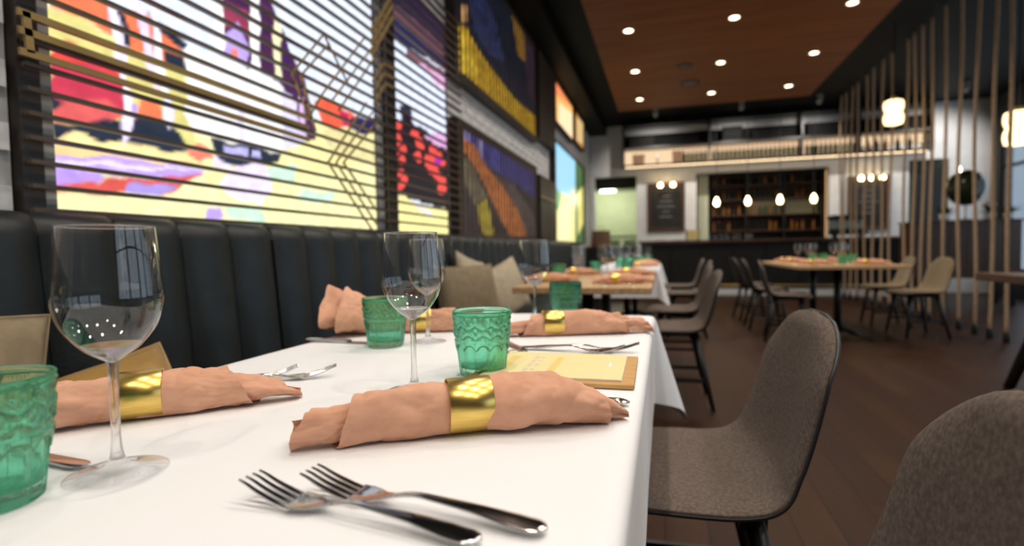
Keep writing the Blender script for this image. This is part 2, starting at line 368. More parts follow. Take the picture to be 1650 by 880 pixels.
# ================================================================== BANQUETTE
bq = thing('banquette', 'long black leather banquette with vertical channels below the pictures', 'bench', (0, 0, 0))
MB().box(-1.588, -0.80, -1.2, 8.0, 0.0, 0.30).build('base', 'black_wood', bq)
for y0, y1 in ((-1.2, 0.55), (0.56, 2.02), (2.03, 3.9), (3.91, 5.9), (5.91, 7.98)):
    MB().box(-1.40, -0.76, y0, y1, 0.30, 0.455).build('seat_cushion', 'leather', bq, bevel=0.025, smooth=True)
def channel(y0, wd, top):
    def fn(u, v):
        a = (u-0.5)*2; bulge = 0.032*(1-abs(a)**2.6)
        if v < 0.85:
            s = v/0.85; return (-1.335+bulge-0.05*s*0.9+0.02, y0+u*wd, 0.45+s*(top-0.05-0.45))
        s = (v-0.85)/0.15; an = s*PI*0.6
        return (-1.36-0.05+bulge*(1-s*0.5)+0.05*math.cos(an)+0.0, y0+u*wd, top-0.05+0.05*math.sin(an))
    return MB().grid(fn, 13, 26)
yy = -1.2; k = 0
while yy < 7.9:
    wd = 0.185
    channel(yy, wd, 1.052).build('channel', 'leather', bq, smooth=True); yy += wd+ (0.012 if k % 5 == 4 else 0.002); k += 1
MB().box(-1.588, -1.37, -1.2, 8.0, 0.3, 0.998).build('back_frame', 'black_wood', bq)

def cushion(name, label, mat, loc, rot, wx=0.45, hz=0.45, th=0.16, group=None, parts=()):
    o = thing(name, label, 'cushion', loc); o.rotation_euler = rot
    if group: o['group'] = group
    mb = MB()
    for sgn in (-1, 1):
        def fn(u, v, sgn=sgn):
            a = (u-0.5)*2; b = (v-0.5)*2
            e = max(0.0, (1-a*a)*(1-b*b))**0.42
            pinch = 1-0.07*(1-abs(a)**2*abs(b)**2)*(max(abs(a), abs(b))**2)
            wr = 0.006*mnoise.noise(Vector((a*2.3+loc[0], b*2.3+loc[1], sgn*1.0)))
            return (a*wx/2*pinch, sgn*(th/2*e)+wr*e, b*hz/2*pinch)
        mb.grid(fn, 24, 24)
    mb.build('cover', mat, o, smooth=True)
    def seam(t):
        q = t*4; i = int(q) % 4; s = q-int(q)
        a, b = [(-1+2*s, -1), (1, -1+2*s), (1-2*s, 1), (-1, 1-2*s)][i]
        p = 1-0.07*(1-abs(a)**2*abs(b)**2); return (a*wx/2*p, 0, b*hz/2*p)
    MB().tube([seam(i/48) for i in range(48)]+[seam(0)], 0.004, 6).build('piping', mat, o, smooth=True)
    return o
cushion('cushion', 'khaki cotton cushion leaning on the banquette behind the near green tumbler', 'khaki_cotton', (-1.10, 0.485, 0.665), (math.radians(-14), math.radians(8), math.radians(80)), 0.42, 0.42, 0.16)
cushion('cushion', 'shiny gold satin cushion lying low behind the large wine glass', 'satin_gold', (-1.02, 0.71, 0.575), (math.radians(-40), math.radians(-12), math.radians(70)), 0.42, 0.36, 0.17)
cushion('cushion', 'beige cushion with gold edge standing beyond the middle wine glass', 'khaki_cotton', (-1.16, 3.10, 0.655), (math.radians(-12), 0, math.radians(62)), 0.48, 0.42, 0.16)
cushion('cushion', 'pale cream cushion peeking out behind the beige cushion', 'beige_cotton', (-1.23, 3.36, 0.70), (math.radians(-8), math.radians(12), math.radians(85)), 0.44, 0.42, 0.12)
cushion('cushion', 'tan cushion tilted on its corner near the bare oak table', 'beige_cotton', (-1.13, 3.80, 0.655), (math.radians(-16), math.radians(-14), math.radians(75)), 0.50, 0.40, 0.15)

# ------------------------------------------------------------------ flat print of the pictures: colour patches in wall metres (y, z)
ART_TRUCK = [((228, 238, 255), [(1.042, 1.929), (3.053, 3.231), (2.971, 1.683), (2.006, 1.535), (1.476, 1.62), (1.027, 1.609)]), ((240, 125, 85), [(1.061, 1.72), (1.174, 1.742), (1.209, 1.671), (1.225, 1.621), (1.22, 1.592), (1.151, 1.603), (1.086, 1.609), (1.053, 1.608)]), ((240, 125, 85), [(1.252, 1.678), (1.354, 1.702), (1.43, 1.665), (1.481, 1.622), (1.479, 1.575), (1.359, 1.57), (1.28, 1.568), (1.255, 1.618)]), ((30, 40, 58), [(1.215, 1.673), (1.262, 1.675), (1.269, 1.623), (1.281, 1.581), (1.238, 1.579), (1.225, 1.606)]), ((30, 40, 58), [(1.344, 1.709), (1.42, 1.691), (1.478, 1.658), (1.472, 1.635), (1.38, 1.656)]), ((30, 40, 58), [(1.387, 1.609), (1.476, 1.616), (1.476, 1.562), (1.398, 1.564)]), ((225, 215, 135), [(1.044, 1.606), (1.11, 1.609), (1.184, 1.591), (1.286, 1.566), (1.473, 1.567), (1.472, 1.328), (1.027, 1.293)]), ((225, 75, 65), [(1.044, 1.47), (1.098, 1.525), (1.164, 1.523), (1.253, 1.499), (1.254, 1.435), (1.045, 1.439)]), ((205, 60, 85), [(1.045, 1.458), (1.162, 1.487), (1.252, 1.48), (1.258, 1.39), (1.199, 1.345), (1.047, 1.349)]), ((225, 95, 95), [(1.047, 1.349), (1.193, 1.4), (1.257, 1.38), (1.171, 1.316), (1.049, 1.298)]), ((240, 125, 85), [(1.293, 1.427), (1.369, 1.431), (1.376, 1.389), (1.327, 1.359), (1.29, 1.37)]), ((215, 90, 100), [(1.283, 1.377), (1.338, 1.361), (1.33, 1.325), (1.288, 1.32)]), ((30, 40, 58), [(1.046, 1.394), (1.067, 1.367), (1.082, 1.351), (1.046, 1.326)]), ((30, 40, 58), [(1.044, 1.297), (1.12, 1.307), (1.199, 1.349), (1.286, 1.365), (1.376, 1.385), (1.475, 1.345), (1.505, 1.296), (1.323, 1.285), (1.169, 1.279), (1.102, 1.283), (1.042, 1.251)]), ((250, 215, 150), [(1.039, 1.244), (1.073, 1.267), (1.106, 1.29), (1.17, 1.282), (1.243, 1.282), (1.51, 1.293), (1.548, 1.251), (1.343, 1.242), (1.037, 1.195)]), ((250, 240, 170), [(1.078, 1.263), (1.111, 1.289), (1.187, 1.278), (1.366, 1.283), (1.51, 1.282), (1.509, 1.267), (1.241, 1.248)]), ((190, 160, 240), [(1.041, 1.218), (1.133, 1.227), (1.28, 1.243), (1.534, 1.245), (1.502, 1.219), (1.384, 1.192), (1.201, 1.188), (1.038, 1.169)]), ((240, 225, 255), [(1.043, 1.206), (1.202, 1.22), (1.457, 1.238), (1.482, 1.233), (1.202, 1.206), (1.042, 1.189)]), ((185, 150, 235), [(1.042, 1.18), (1.191, 1.179), (1.163, 1.155), (1.042, 1.131)]), ((215, 85, 75), [(1.043, 1.134), (1.164, 1.158), (1.201, 1.184), (1.34, 1.187), (1.534, 1.236), (1.455, 1.196), (1.364, 1.138), (1.236, 1.133), (1.041, 1.111)]), ((170, 150, 225), [(1.247, 1.168), (1.287, 1.173), (1.322, 1.165), (1.365, 1.17), (1.419, 1.184), (1.355, 1.133), (1.245, 1.134)]), ((245, 240, 180), [(1.041, 1.111), (1.095, 1.123), (1.359, 1.134), (1.455, 1.19), (1.533, 1.227), (1.575, 1.248), (2.041, 1.408), (2.75, 1.672), (2.816, 0.898), (1.024, 0.938)]), ((250, 240, 170), [(1.533, 1.227), (1.654, 1.289), (1.809, 1.313), (1.921, 1.386), (2.226, 1.528), (2.75, 1.672), (2.753, 1.463), (1.875, 1.226), (1.531, 1.188)]), ((240, 225, 255), [(1.6, 1.196), (1.71, 1.298), (1.827, 1.325), (1.875, 1.226), (1.801, 1.144), (1.672, 1.153)]), ((205, 240, 215), [(1.843, 1.298), (2.037, 1.337), (1.992, 1.255), (1.858, 1.245)]), ((205, 240, 215), [(1.611, 1.118), (1.8, 1.132), (1.832, 1.076), (1.623, 1.08)]), ((205, 240, 215), [(2.074, 1.234), (2.311, 1.238), (2.257, 1.179), (2.029, 1.183)]), ((205, 240, 215), [(2.024, 1.074), (2.328, 1.069), (2.327, 1.044), (2.023, 1.052)]), ((190, 160, 240), [(1.549, 1.114), (1.588, 1.128), (1.609, 1.079), (1.526, 1.071)]), ((70, 30, 75), [(1.638, 1.964), (1.885, 2.131), (1.899, 1.989), (1.965, 1.889), (2.02, 1.804), (2.108, 1.724), (2.136, 1.593), (2.121, 1.464), (1.946, 1.521), (1.898, 1.675), (1.624, 1.67)]), ((150, 55, 85), [(1.624, 1.858), (1.771, 1.898), (1.773, 1.792), (1.704, 1.812), (1.643, 1.777)]), ((60, 25, 90), [(1.966, 1.915), (2.012, 1.801), (2.017, 1.75), (1.97, 1.761)]), ((190, 165, 235), [(1.627, 1.738), (1.72, 1.83), (1.758, 1.763), (1.76, 1.669), (1.626, 1.666)]), ((235, 130, 120), [(1.676, 1.722), (1.712, 1.723), (1.71, 1.676), (1.673, 1.673)]), ((255, 255, 255), [(1.606, 1.883), (1.649, 1.893), (1.644, 1.681), (1.602, 1.68)]), ((255, 255, 255), [(1.781, 1.961), (1.835, 1.971), (1.823, 1.669), (1.773, 1.668)]), ((255, 250, 200), [(1.91, 1.919), (1.955, 1.916), (1.947, 1.682), (1.906, 1.685)]), ((255, 255, 255), [(1.478, 1.658), (1.609, 1.661), (1.76, 1.669), (1.957, 1.659), (1.947, 1.37), (1.463, 1.364)]), ((225, 220, 250), [(1.953, 1.652), (2.092, 1.582), (2.13, 1.474), (1.999, 1.4), (1.943, 1.38)]), ((230, 220, 245), [(1.702, 1.523), (1.734, 1.531), (1.726, 1.364), (1.694, 1.365)]), ((30, 40, 58), [(1.561, 1.362), (1.745, 1.37), (1.943, 1.369), (1.903, 1.327), (1.809, 1.313), (1.725, 1.286), (1.647, 1.27), (1.578, 1.304)]), ((190, 185, 240), [(1.616, 1.353), (1.738, 1.354), (1.743, 1.322), (1.626, 1.321)]), ((190, 185, 240), [(1.757, 1.353), (1.811, 1.352), (1.813, 1.328), (1.756, 1.324)]), ((240, 225, 255), [(1.578, 1.308), (1.633, 1.286), (1.677, 1.269), (1.641, 1.255), (1.576, 1.277)]), ((235, 130, 110), [(1.462, 1.337), (1.538, 1.33), (1.577, 1.293), (1.509, 1.267), (1.46, 1.284)]), ((225, 215, 135), [(1.43, 1.422), (1.471, 1.422), (1.512, 1.325), (1.461, 1.305), (1.439, 1.353)]), ((70, 30, 75), [(2.046, 1.679), (2.139, 1.635), (2.176, 1.474), (2.108, 1.461), (2.048, 1.544)]), ((225, 190, 240), [(2.061, 1.643), (2.095, 1.643), (2.096, 1.487), (2.062, 1.488)]), ((240, 95, 70), [(2.162, 1.65), (2.234, 1.689), (2.44, 1.673), (2.617, 1.643), (2.601, 1.579), (2.353, 1.548), (2.218, 1.555)]), ((190, 30, 90), [(2.358, 1.662), (2.44, 1.66), (2.463, 1.571), (2.407, 1.559)]), ((40, 35, 90), [(2.467, 1.641), (2.724, 1.701), (2.72, 1.614), (2.521, 1.557), (2.447, 1.59)]), ((230, 220, 160), [(2.226, 1.533), (2.436, 1.587), (2.718, 1.579), (2.723, 1.424), (2.346, 1.416), (2.224, 1.483)]), ((240, 225, 255), [(1.209, 1.664), (1.235, 1.675), (1.251, 1.616), (1.267, 1.549), (1.256, 1.472), (1.28, 1.395), (1.271, 1.306), (1.242, 1.274), (1.242, 1.377), (1.247, 1.451), (1.236, 1.539), (1.221, 1.605)]), ((190, 150, 235), [(1.268, 1.411), (1.288, 1.41), (1.29, 1.37), (1.274, 1.366)]), ((255, 255, 255), [(1.216, 1.663), (1.231, 1.666), (1.237, 1.557), (1.253, 1.489), (1.268, 1.402), (1.25, 1.36), (1.244, 1.469), (1.227, 1.571)]), ((240, 225, 255), [(1.31, 1.77), (1.334, 1.686), (1.34, 1.627), (1.354, 1.569), (1.381, 1.489), (1.353, 1.462), (1.332, 1.542), (1.314, 1.603), (1.305, 1.674)]), ((235, 228, 255), [(1.355, 1.771), (1.385, 1.765), (1.375, 1.644), (1.385, 1.569), (1.41, 1.477), (1.417, 1.399), (1.397, 1.354), (1.376, 1.389), (1.38, 1.469), (1.358, 1.56), (1.35, 1.654)]), ((255, 255, 255), [(1.362, 1.736), (1.377, 1.733), (1.372, 1.662), (1.392, 1.532), (1.402, 1.455), (1.38, 1.469), (1.359, 1.58)])]
ART_FIGURES = [((225, 235, 255), [(2.887, 2.949), (4.038, 3.634), (3.889, 0.971), (2.783, 0.971)]), ((25, 15, 55), [(2.935, 3.155), (3.958, 3.354), (3.875, 2.303), (3.447, 2.267), (2.937, 2.217)]), ((95, 60, 75), [(2.949, 2.428), (3.177, 2.449), (3.561, 2.456), (3.809, 2.434), (3.806, 2.387), (3.451, 2.34), (2.945, 2.354)]), ((20, 18, 70), [(2.944, 2.336), (3.216, 2.367), (3.451, 2.331), (3.274, 2.261), (2.938, 2.232)]), ((120, 80, 90), [(3.123, 2.236), (3.447, 2.255), (3.8, 2.28), (3.798, 2.243), (3.443, 2.195), (3.119, 2.169)]), ((230, 170, 215), [(3.298, 2.197), (3.798, 2.233), (3.792, 2.131), (3.544, 2.14)]), ((20, 15, 30), [(2.925, 1.692), (3.021, 1.731), (3.061, 1.854), (3.144, 1.844), (3.184, 1.775), (3.42, 1.769), (3.769, 1.712), (3.767, 1.25), (2.904, 1.296)]), ((40, 40, 60), [(3.011, 1.834), (3.078, 1.878), (3.179, 1.845), (3.177, 1.805), (3.1, 1.806), (3.054, 1.739)]), ((225, 175, 225), [(3.339, 1.727), (3.776, 1.842), (3.768, 1.703), (3.52, 1.703)]), ((235, 80, 75), [(3.037, 1.724), (3.017, 1.695), (2.971, 1.675), (2.927, 1.676), (2.91, 1.696), (2.929, 1.724), (2.974, 1.744), (3.019, 1.744)]), ((235, 80, 75), [(3.033, 1.639), (3.012, 1.611), (2.966, 1.592), (2.922, 1.594), (2.906, 1.615), (2.925, 1.642), (2.97, 1.661), (3.015, 1.66)]), ((235, 80, 75), [(3.096, 1.586), (3.078, 1.561), (3.036, 1.545), (2.996, 1.547), (2.98, 1.566), (2.998, 1.59), (3.039, 1.607), (3.08, 1.605)]), ((235, 80, 75), [(2.98, 1.551), (2.967, 1.533), (2.939, 1.523), (2.912, 1.524), (2.902, 1.537), (2.913, 1.554), (2.941, 1.565), (2.969, 1.564)]), ((235, 80, 75), [(3.076, 1.521), (3.06, 1.5), (3.025, 1.487), (2.99, 1.489), (2.977, 1.505), (2.992, 1.526), (3.027, 1.539), (3.062, 1.537)]), ((235, 80, 75), [(3.047, 1.44), (3.031, 1.419), (2.996, 1.407), (2.962, 1.41), (2.949, 1.427), (2.964, 1.447), (2.999, 1.459), (3.033, 1.457)]), ((235, 80, 75), [(3.103, 1.401), (3.087, 1.38), (3.051, 1.368), (3.016, 1.372), (3.003, 1.389), (3.018, 1.409), (3.054, 1.421), (3.089, 1.418)]), ((235, 80, 75), [(3.009, 1.344), (2.991, 1.32), (2.951, 1.308), (2.913, 1.312), (2.898, 1.332), (2.915, 1.355), (2.954, 1.368), (2.993, 1.364)]), ((235, 80, 75), [(3.068, 1.366), (3.052, 1.345), (3.016, 1.334), (2.982, 1.338), (2.969, 1.355), (2.984, 1.375), (3.019, 1.386), (3.054, 1.383)]), ((235, 80, 75), [(3.282, 1.724), (3.258, 1.693), (3.206, 1.672), (3.156, 1.673), (3.136, 1.694), (3.158, 1.724), (3.209, 1.746), (3.261, 1.746)]), ((235, 80, 75), [(3.337, 1.686), (3.316, 1.658), (3.268, 1.64), (3.223, 1.641), (3.205, 1.661), (3.225, 1.687), (3.271, 1.706), (3.318, 1.705)]), ((235, 80, 75), [(3.354, 1.647), (3.336, 1.624), (3.294, 1.609), (3.255, 1.61), (3.24, 1.627), (3.257, 1.65), (3.297, 1.665), (3.338, 1.665)]), ((235, 80, 75), [(3.293, 1.588), (3.276, 1.565), (3.235, 1.55), (3.197, 1.552), (3.182, 1.569), (3.199, 1.591), (3.238, 1.606), (3.278, 1.605)]), ((235, 80, 75), [(3.32, 1.559), (3.305, 1.54), (3.271, 1.528), (3.239, 1.53), (3.226, 1.544), (3.24, 1.563), (3.274, 1.575), (3.307, 1.574)]), ((235, 80, 75), [(3.572, 1.678), (3.549, 1.649), (3.495, 1.629), (3.444, 1.631), (3.424, 1.651), (3.446, 1.679), (3.498, 1.699), (3.551, 1.699)]), ((235, 80, 75), [(3.514, 1.598), (3.488, 1.566), (3.428, 1.546), (3.372, 1.548), (3.35, 1.572), (3.375, 1.603), (3.432, 1.624), (3.491, 1.622)]), ((235, 80, 75), [(3.67, 1.627), (3.638, 1.59), (3.566, 1.565), (3.498, 1.568), (3.472, 1.596), (3.501, 1.632), (3.571, 1.657), (3.642, 1.656)]), ((235, 80, 75), [(3.727, 1.605), (3.701, 1.575), (3.644, 1.556), (3.588, 1.558), (3.567, 1.58), (3.591, 1.609), (3.647, 1.628), (3.704, 1.627)]), ((235, 80, 75), [(3.587, 1.539), (3.556, 1.503), (3.487, 1.48), (3.421, 1.485), (3.396, 1.512), (3.425, 1.547), (3.491, 1.57), (3.559, 1.567)]), ((235, 80, 75), [(3.629, 1.5), (3.605, 1.472), (3.549, 1.455), (3.497, 1.459), (3.476, 1.48), (3.499, 1.508), (3.553, 1.526), (3.607, 1.523)]), ((235, 80, 75), [(3.719, 1.467), (3.694, 1.438), (3.636, 1.421), (3.581, 1.425), (3.56, 1.447), (3.584, 1.475), (3.64, 1.493), (3.697, 1.49)]), ((235, 80, 75), [(3.728, 1.413), (3.699, 1.38), (3.633, 1.361), (3.57, 1.367), (3.546, 1.393), (3.573, 1.425), (3.637, 1.444), (3.702, 1.44)]), ((235, 80, 75), [(3.47, 1.566), (3.451, 1.542), (3.407, 1.527), (3.365, 1.529), (3.349, 1.547), (3.367, 1.57), (3.41, 1.585), (3.453, 1.584)]), ((170, 40, 160), [(3.515, 1.616), (3.647, 1.619), (3.599, 1.567), (3.512, 1.563)]), ((245, 235, 160), [(2.904, 1.296), (3.072, 1.289), (3.202, 1.261), (3.768, 1.259), (3.801, 0.971), (2.856, 0.971)]), ((235, 225, 245), [(3.113, 1.253), (3.201, 1.252), (3.493, 1.21), (3.389, 1.199)])]
ART_RIVER = [((22, 32, 50), [(3.96, 4.273), (8.441, 7.642), (8.049, 1.907), (3.842, 2.143)]), ((210, 165, 40), [(3.975, 2.712), (4.168, 2.753), (4.435, 2.674), (4.868, 2.625), (5.627, 2.567), (6.653, 2.606), (6.665, 2.26), (3.95, 2.267)]), ((240, 200, 60), [(4.027, 2.699), (4.137, 2.692), (4.305, 2.577), (4.454, 2.443), (4.048, 2.354)]), ((150, 110, 45), [(5.45, 3.596), (5.816, 3.559), (6.078, 3.388), (6.089, 3.112), (5.786, 3.079), (5.621, 3.284)]), ((45, 55, 95), [(4.184, 3.031), (4.633, 3.232), (4.993, 3.102), (5.225, 2.828), (4.781, 2.739), (4.364, 2.803)]), ((60, 45, 60), [(6.078, 3.388), (6.708, 3.469), (6.698, 2.771), (6.186, 2.785)]), ((225, 170, 110), [(4.051, 2.886), (4.179, 2.94), (4.171, 2.804), (4.058, 2.759)])]
ART_DIAGONAL = [((55, 50, 58), [(3.842, 2.143), (8.081, 2.378), (7.973, 0.783), (3.771, 0.877)]), ((60, 60, 130), [(4.024, 1.926), (4.558, 1.932), (4.923, 1.914), (6.44, 1.881), (6.486, 1.582), (5.573, 1.667), (4.721, 1.71), (4.019, 1.828)]), ((150, 140, 190), [(4.066, 1.935), (4.18, 1.945), (4.174, 1.833), (4.06, 1.831)]), ((150, 140, 190), [(4.392, 1.916), (4.523, 1.92), (4.515, 1.777), (4.384, 1.777)]), ((70, 75, 150), [(4.769, 1.887), (5.043, 1.9), (5.03, 1.682), (4.759, 1.715)]), ((195, 115, 65), [(4.02, 1.843), (4.309, 1.832), (4.631, 1.697), (5.108, 1.582), (5.682, 1.376), (6.081, 1.115), (5.345, 1.086), (4.888, 1.324), (4.454, 1.591), (4.015, 1.754)]), ((185, 165, 60), [(4.359, 1.341), (4.615, 1.417), (4.781, 1.144), (4.777, 1.063), (4.542, 1.07), (4.382, 1.184)]), ((120, 110, 90), [(4.026, 1.707), (4.297, 1.623), (4.615, 1.428), (4.28, 1.335), (4.015, 1.51)]), ((90, 80, 80), [(4.908, 1.648), (5.571, 1.634), (6.472, 1.353), (6.457, 1.123), (6.083, 1.151), (5.558, 1.434)])]
ART_PEACH = [((250, 180, 100), [(7.265, 3.498), (11.809, 4.99), (11.64, 2.834), (7.176, 2.145)]), ((255, 225, 180), [(8.136, 3.181), (9.609, 3.343), (9.577, 2.899), (8.11, 2.803)]), ((245, 140, 90), [(7.82, 3.457), (9.633, 3.676), (9.617, 3.454), (7.804, 3.229)])]
ART_AMBER = [((235, 165, 80), [(9.299, 3.639), (11.756, 4.313), (11.64, 2.834), (9.214, 2.46)]), ((255, 215, 150), [(9.892, 3.353), (10.767, 3.494), (10.733, 3.036), (9.86, 2.92)])]
ART_GARDEN = [((150, 205, 235), [(7.624, 2.567), (11.682, 3.37), (11.493, 0.97), (7.518, 0.97)]), ((235, 225, 150), [(7.695, 1.6), (8.3, 1.839), (9.046, 1.861), (9.586, 2.077), (9.579, 1.026), (7.657, 1.042)]), ((255, 240, 180), [(8.027, 1.579), (9.161, 1.713), (9.119, 1.129), (7.895, 1.081)]), ((60, 95, 50), [(9.693, 2.589), (10.969, 2.706), (10.843, 1.07), (9.581, 1.059)]), ((210, 200, 110), [(9.865, 1.995), (10.669, 2.197), (10.613, 1.46), (9.88, 1.199)]), ((90, 150, 90), [(7.806, 1.881), (8.297, 1.791), (8.024, 1.532), (7.785, 1.561)])]
FRET = [[(0.909, 1.518), (1.971, 1.518)], [(0.909, 1.476), (1.969, 1.476)], [(0.909, 1.427), (1.966, 1.426)], [(0.926, 1.523), (0.932, 1.429)], [(1.971, 1.518), (1.873, 1.673), (2.094, 1.911), (2.274, 1.748)], [(2.015, 1.47), (1.927, 1.68), (2.134, 1.885)], [(2.442, 2.03), (2.076, 1.65), (1.971, 1.518)], [(2.513, 2.006), (2.13, 1.623)], [(2.542, 1.969), (2.191, 1.602)], [(2.437, 1.702), (2.097, 1.35), (2.463, 1.058)], [(2.495, 1.67), (2.159, 1.359), (2.508, 1.091)], [(2.53, 1.624), (2.218, 1.368), (2.518, 1.157)], [(2.503, 1.824), (2.618, 1.955), (2.734, 1.96)], [(2.506, 1.768), (2.622, 1.904), (2.731, 1.904)], [(2.509, 1.712), (2.632, 1.852), (2.729, 1.856)], [(2.498, 2.073), (2.742, 2.375)], [(2.495, 2.015), (2.739, 2.313)], [(2.498, 1.96), (2.735, 2.247)]]

# ================================================================== BACKLIT PICTURES
def art_material(name, strength):
    m = bpy.data.materials.new(name); m.use_nodes = True; nt = m.node_tree; b = nt.nodes['Principled BSDF']
    at = nt.nodes.new('ShaderNodeAttribute'); at.attribute_name = 'print'
    nt.links.new(at.outputs['Color'], b.inputs['Base Color']); nt.links.new(at.outputs['Color'], b.inputs['Emission Color'])
    nt.links.remove(b.inputs['Base Color'].links[0]); b.inputs['Base Color'].default_value = (0.02, 0.02, 0.02, 1); b.inputs['Emission Strength'].default_value = strength; b.inputs['Roughness'].default_value = 0.35
    MATS[name] = m
art_material('print_bright', 1.25); art_material('print_dim', 0.85); art_material('print_mid', 0.8)
def inside(poly, Y, Z):
    r = np.zeros(Y.shape, bool); n = len(poly); j = n-1
    for i in range(n):
        yi, zi = poly[i]; yj, zj = poly[j]
        if zi != zj:
            c = ((zi > Z) != (zj > Z)) & (Y < (yj-yi)*(Z-zi)/(zj-zi)+yi); r ^= c
        j = i
    return r
def print_panel(name, polys, base, x, y0, y1, z0, z1, step, mat, parent, mottle=0.0):
    ny = int((y1-y0)/step)+1; nz = int((z1-z0)/step)+1
    ys = np.linspace(y0, y1, ny); zs = np.linspace(z0, z1, nz)
    Y, Z = np.meshgrid(ys, zs)
    rng = np.random.default_rng(3)
    jy = Y + 0.005*np.sin(Z*31+Y*23+2*np.sin(Y*17)) + 0.003*np.sin(Z*67+Y*51); jz = Z + 0.005*np.sin(Y*29-Z*19+2*np.sin(Z*13)) + 0.003*np.sin(Y*59-Z*43)
    C = np.empty(Y.shape+(3,)); C[:] = lin(base)
    for col, poly in polys:
        k = sum(inside(poly, jy+a*step/3, jz+b*step/3).astype(float) for a in (-1, 0, 1) for b in (-1, 0, 1))[..., None]/9
        C = C*(1-k) + np.array(lin(col))*k
    mot = 1 + 0.07*np.sin(Y*60+3*np.sin(Z*33))*np.sin(Z*71) + rng.normal(0, 0.02, Y.shape); C *= mot[..., None]
    if mottle:
        q = np.sin(Y*23+4*np.sin(Z*9))*np.sin(Z*31+3*np.sin(Y*11)) + 0.7*np.sin(Y*71+5*np.sin(Z*17))*np.sin(Z*53+4*np.sin(Y*29)); C *= (1+mottle*q)[..., None].clip(0.1, 3)
    verts = [(x, a, b) for b in zs for a in ys]
    faces = [(j*ny+i, j*ny+i+1, (j+1)*ny+i+1, (j+1)*ny+i) for j in range(nz-1) for i in range(ny-1)]
    me = bpy.data.meshes.new(name); me.from_pydata(verts, [], faces); me.materials.append(MATS[mat])
    at = me.attributes.new('print', 'FLOAT_COLOR', 'POINT')
    at.data.foreach_set('color', np.concatenate([C.reshape(-1, 3), np.ones((ny*nz, 1))], 1).astype(np.float32).ravel())
    me.update(); return place(me, name, parent)
def lightbox(label, polys, base, y0, y1, z0, z1, fw, xf, xp, mat, step=0.009, cat='picture', wide_left=0.0, frame_mat='dark_frame', group=None):
    t = thing('backlit_picture', label, cat, (0, 0, 0), 0, group)
    def fr(a, b, c, d): MB().box(XL+0.006, xf, a, b, c, d).build('frame_side', frame_mat, t, bevel=0.003)
    fr(y0-fw-wide_left, y0, z0-fw, z1+fw); fr(y1, y1+fw, z0-fw, z1+fw); fr(y0, y1, z0-fw, z0); fr(y0, y1, z1, z1+fw)
    MB().box(XL+0.006, xp-0.004, y0, y1, z0, z1).build('backing', 'grey_reveal', t)
    print_panel('print', polys, base, xp, y0, y1, z0, z1, step, mat, t, 0.35 if mat == 'print_dim' else 0.05)
    return t
a = lightbox('large bright backlit picture of a white truck and red rocks behind slats', ART_TRUCK, (245,240,180), 1.045, 2.70, 1.062, 2.64, 0.012, -1.547, -1.55, 'print_bright')
MB().box(XL+0.006, -1.502, 0.987, 1.018, 1.045, 2.66).build('reveal', 'grey_reveal', a)
MB().box(XL+0.006, -1.49, 0.936, 0.986, 1.0, 2.75).build('side_post', 'dark_frame', a, bevel=0.003)
lightbox('narrow bright backlit picture with dark figures and red dots behind slats', ART_FIGURES, (228,236,255), 2.90, 3.735, 1.066, 2.60, 0.02, -1.545, -1.55, 'print_bright')
lightbox('upper dim picture with golden bank and dark blue river behind upright slats', ART_RIVER, (22,32,50), 3.95, 6.55, 2.33, 3.44, 0.05, -1.515, -1.53, 'print_dim', 0.02, wide_left=0.03)
lightbox('lower dim picture with an orange diagonal stripe behind upright slats', ART_DIAGONAL, (55,50,58), 3.98, 6.50, 1.07, 1.93, 0.05, -1.515, -1.53, 'print_dim', 0.02, wide_left=0.05)
lightbox('small glowing peach picture high on the far picture wall', ART_PEACH, (250,180,100), 7.80, 9.42, 2.84, 3.42, 0.03, -1.50, -1.53, 'print_bright', 0.03)
lightbox('small glowing amber picture beside the peach one near the end wall', ART_AMBER, (235,165,80), 9.62, 10.70, 2.90, 3.42, 0.03, -1.50, -1.53, 'print_mid', 0.03)
lightbox('glowing blue and yellow garden picture at the far banquette end', ART_GARDEN, (150,205,235), 7.72, 10.60, 1.08, 2.53, 0.03, -1.50, -1.53, 'print_bright', 0.03)
# fine upright slats of the two dim pictures
for z0, z1, lab in ((2.32, 3.45, 'screen of fine upright dark slats before the upper dim picture'), (1.06, 1.94, 'screen of fine upright dark slats before the lower dim picture')):
    t = thing('slat_screen', lab, 'screen')
    sl = MB(); y = 4.0
    while y < 6.5: sl.box(-1.526, -1.520, y, y+0.032, z0+0.015, z1-0.015); y += 0.098
    o = sl.build('slats', 'slat_wood', t); o['kind'] = 'stuff'
    MB().box(-1.528, -1.518, 3.99, 6.49, z1-0.03, z1-0.014).build('rail', 'slat_wood', t); MB().box(-1.528, -1.518, 3.99, 6.49, z0+0.014, z0+0.03).build('rail', 'slat_wood', t)
# dark panels
for z0, z1, lab in ((2.36, 3.46, 'upper dark brown wall panel beyond the upper dim picture'), (1.05, 1.90, 'lower dark brown wall panel with a thin brass line')):
    t = thing('wood_panelling', lab, 'panel', kind='thing')
    MB().box(XL+0.012, -1.49, 6.63, 7.14, z0, z1).build('board', 'dark_frame', t, bevel=0.003); MB().box(XL+0.012, -1.49, 7.15, 7.64, z0, z1).build('board', 'dark_frame', t, bevel=0.003)
    if z0 < 2: MB().box(-1.49, -1.482, 6.63, 7.64, 1.62, 1.635).build('inlay', 'brass_bar', t)
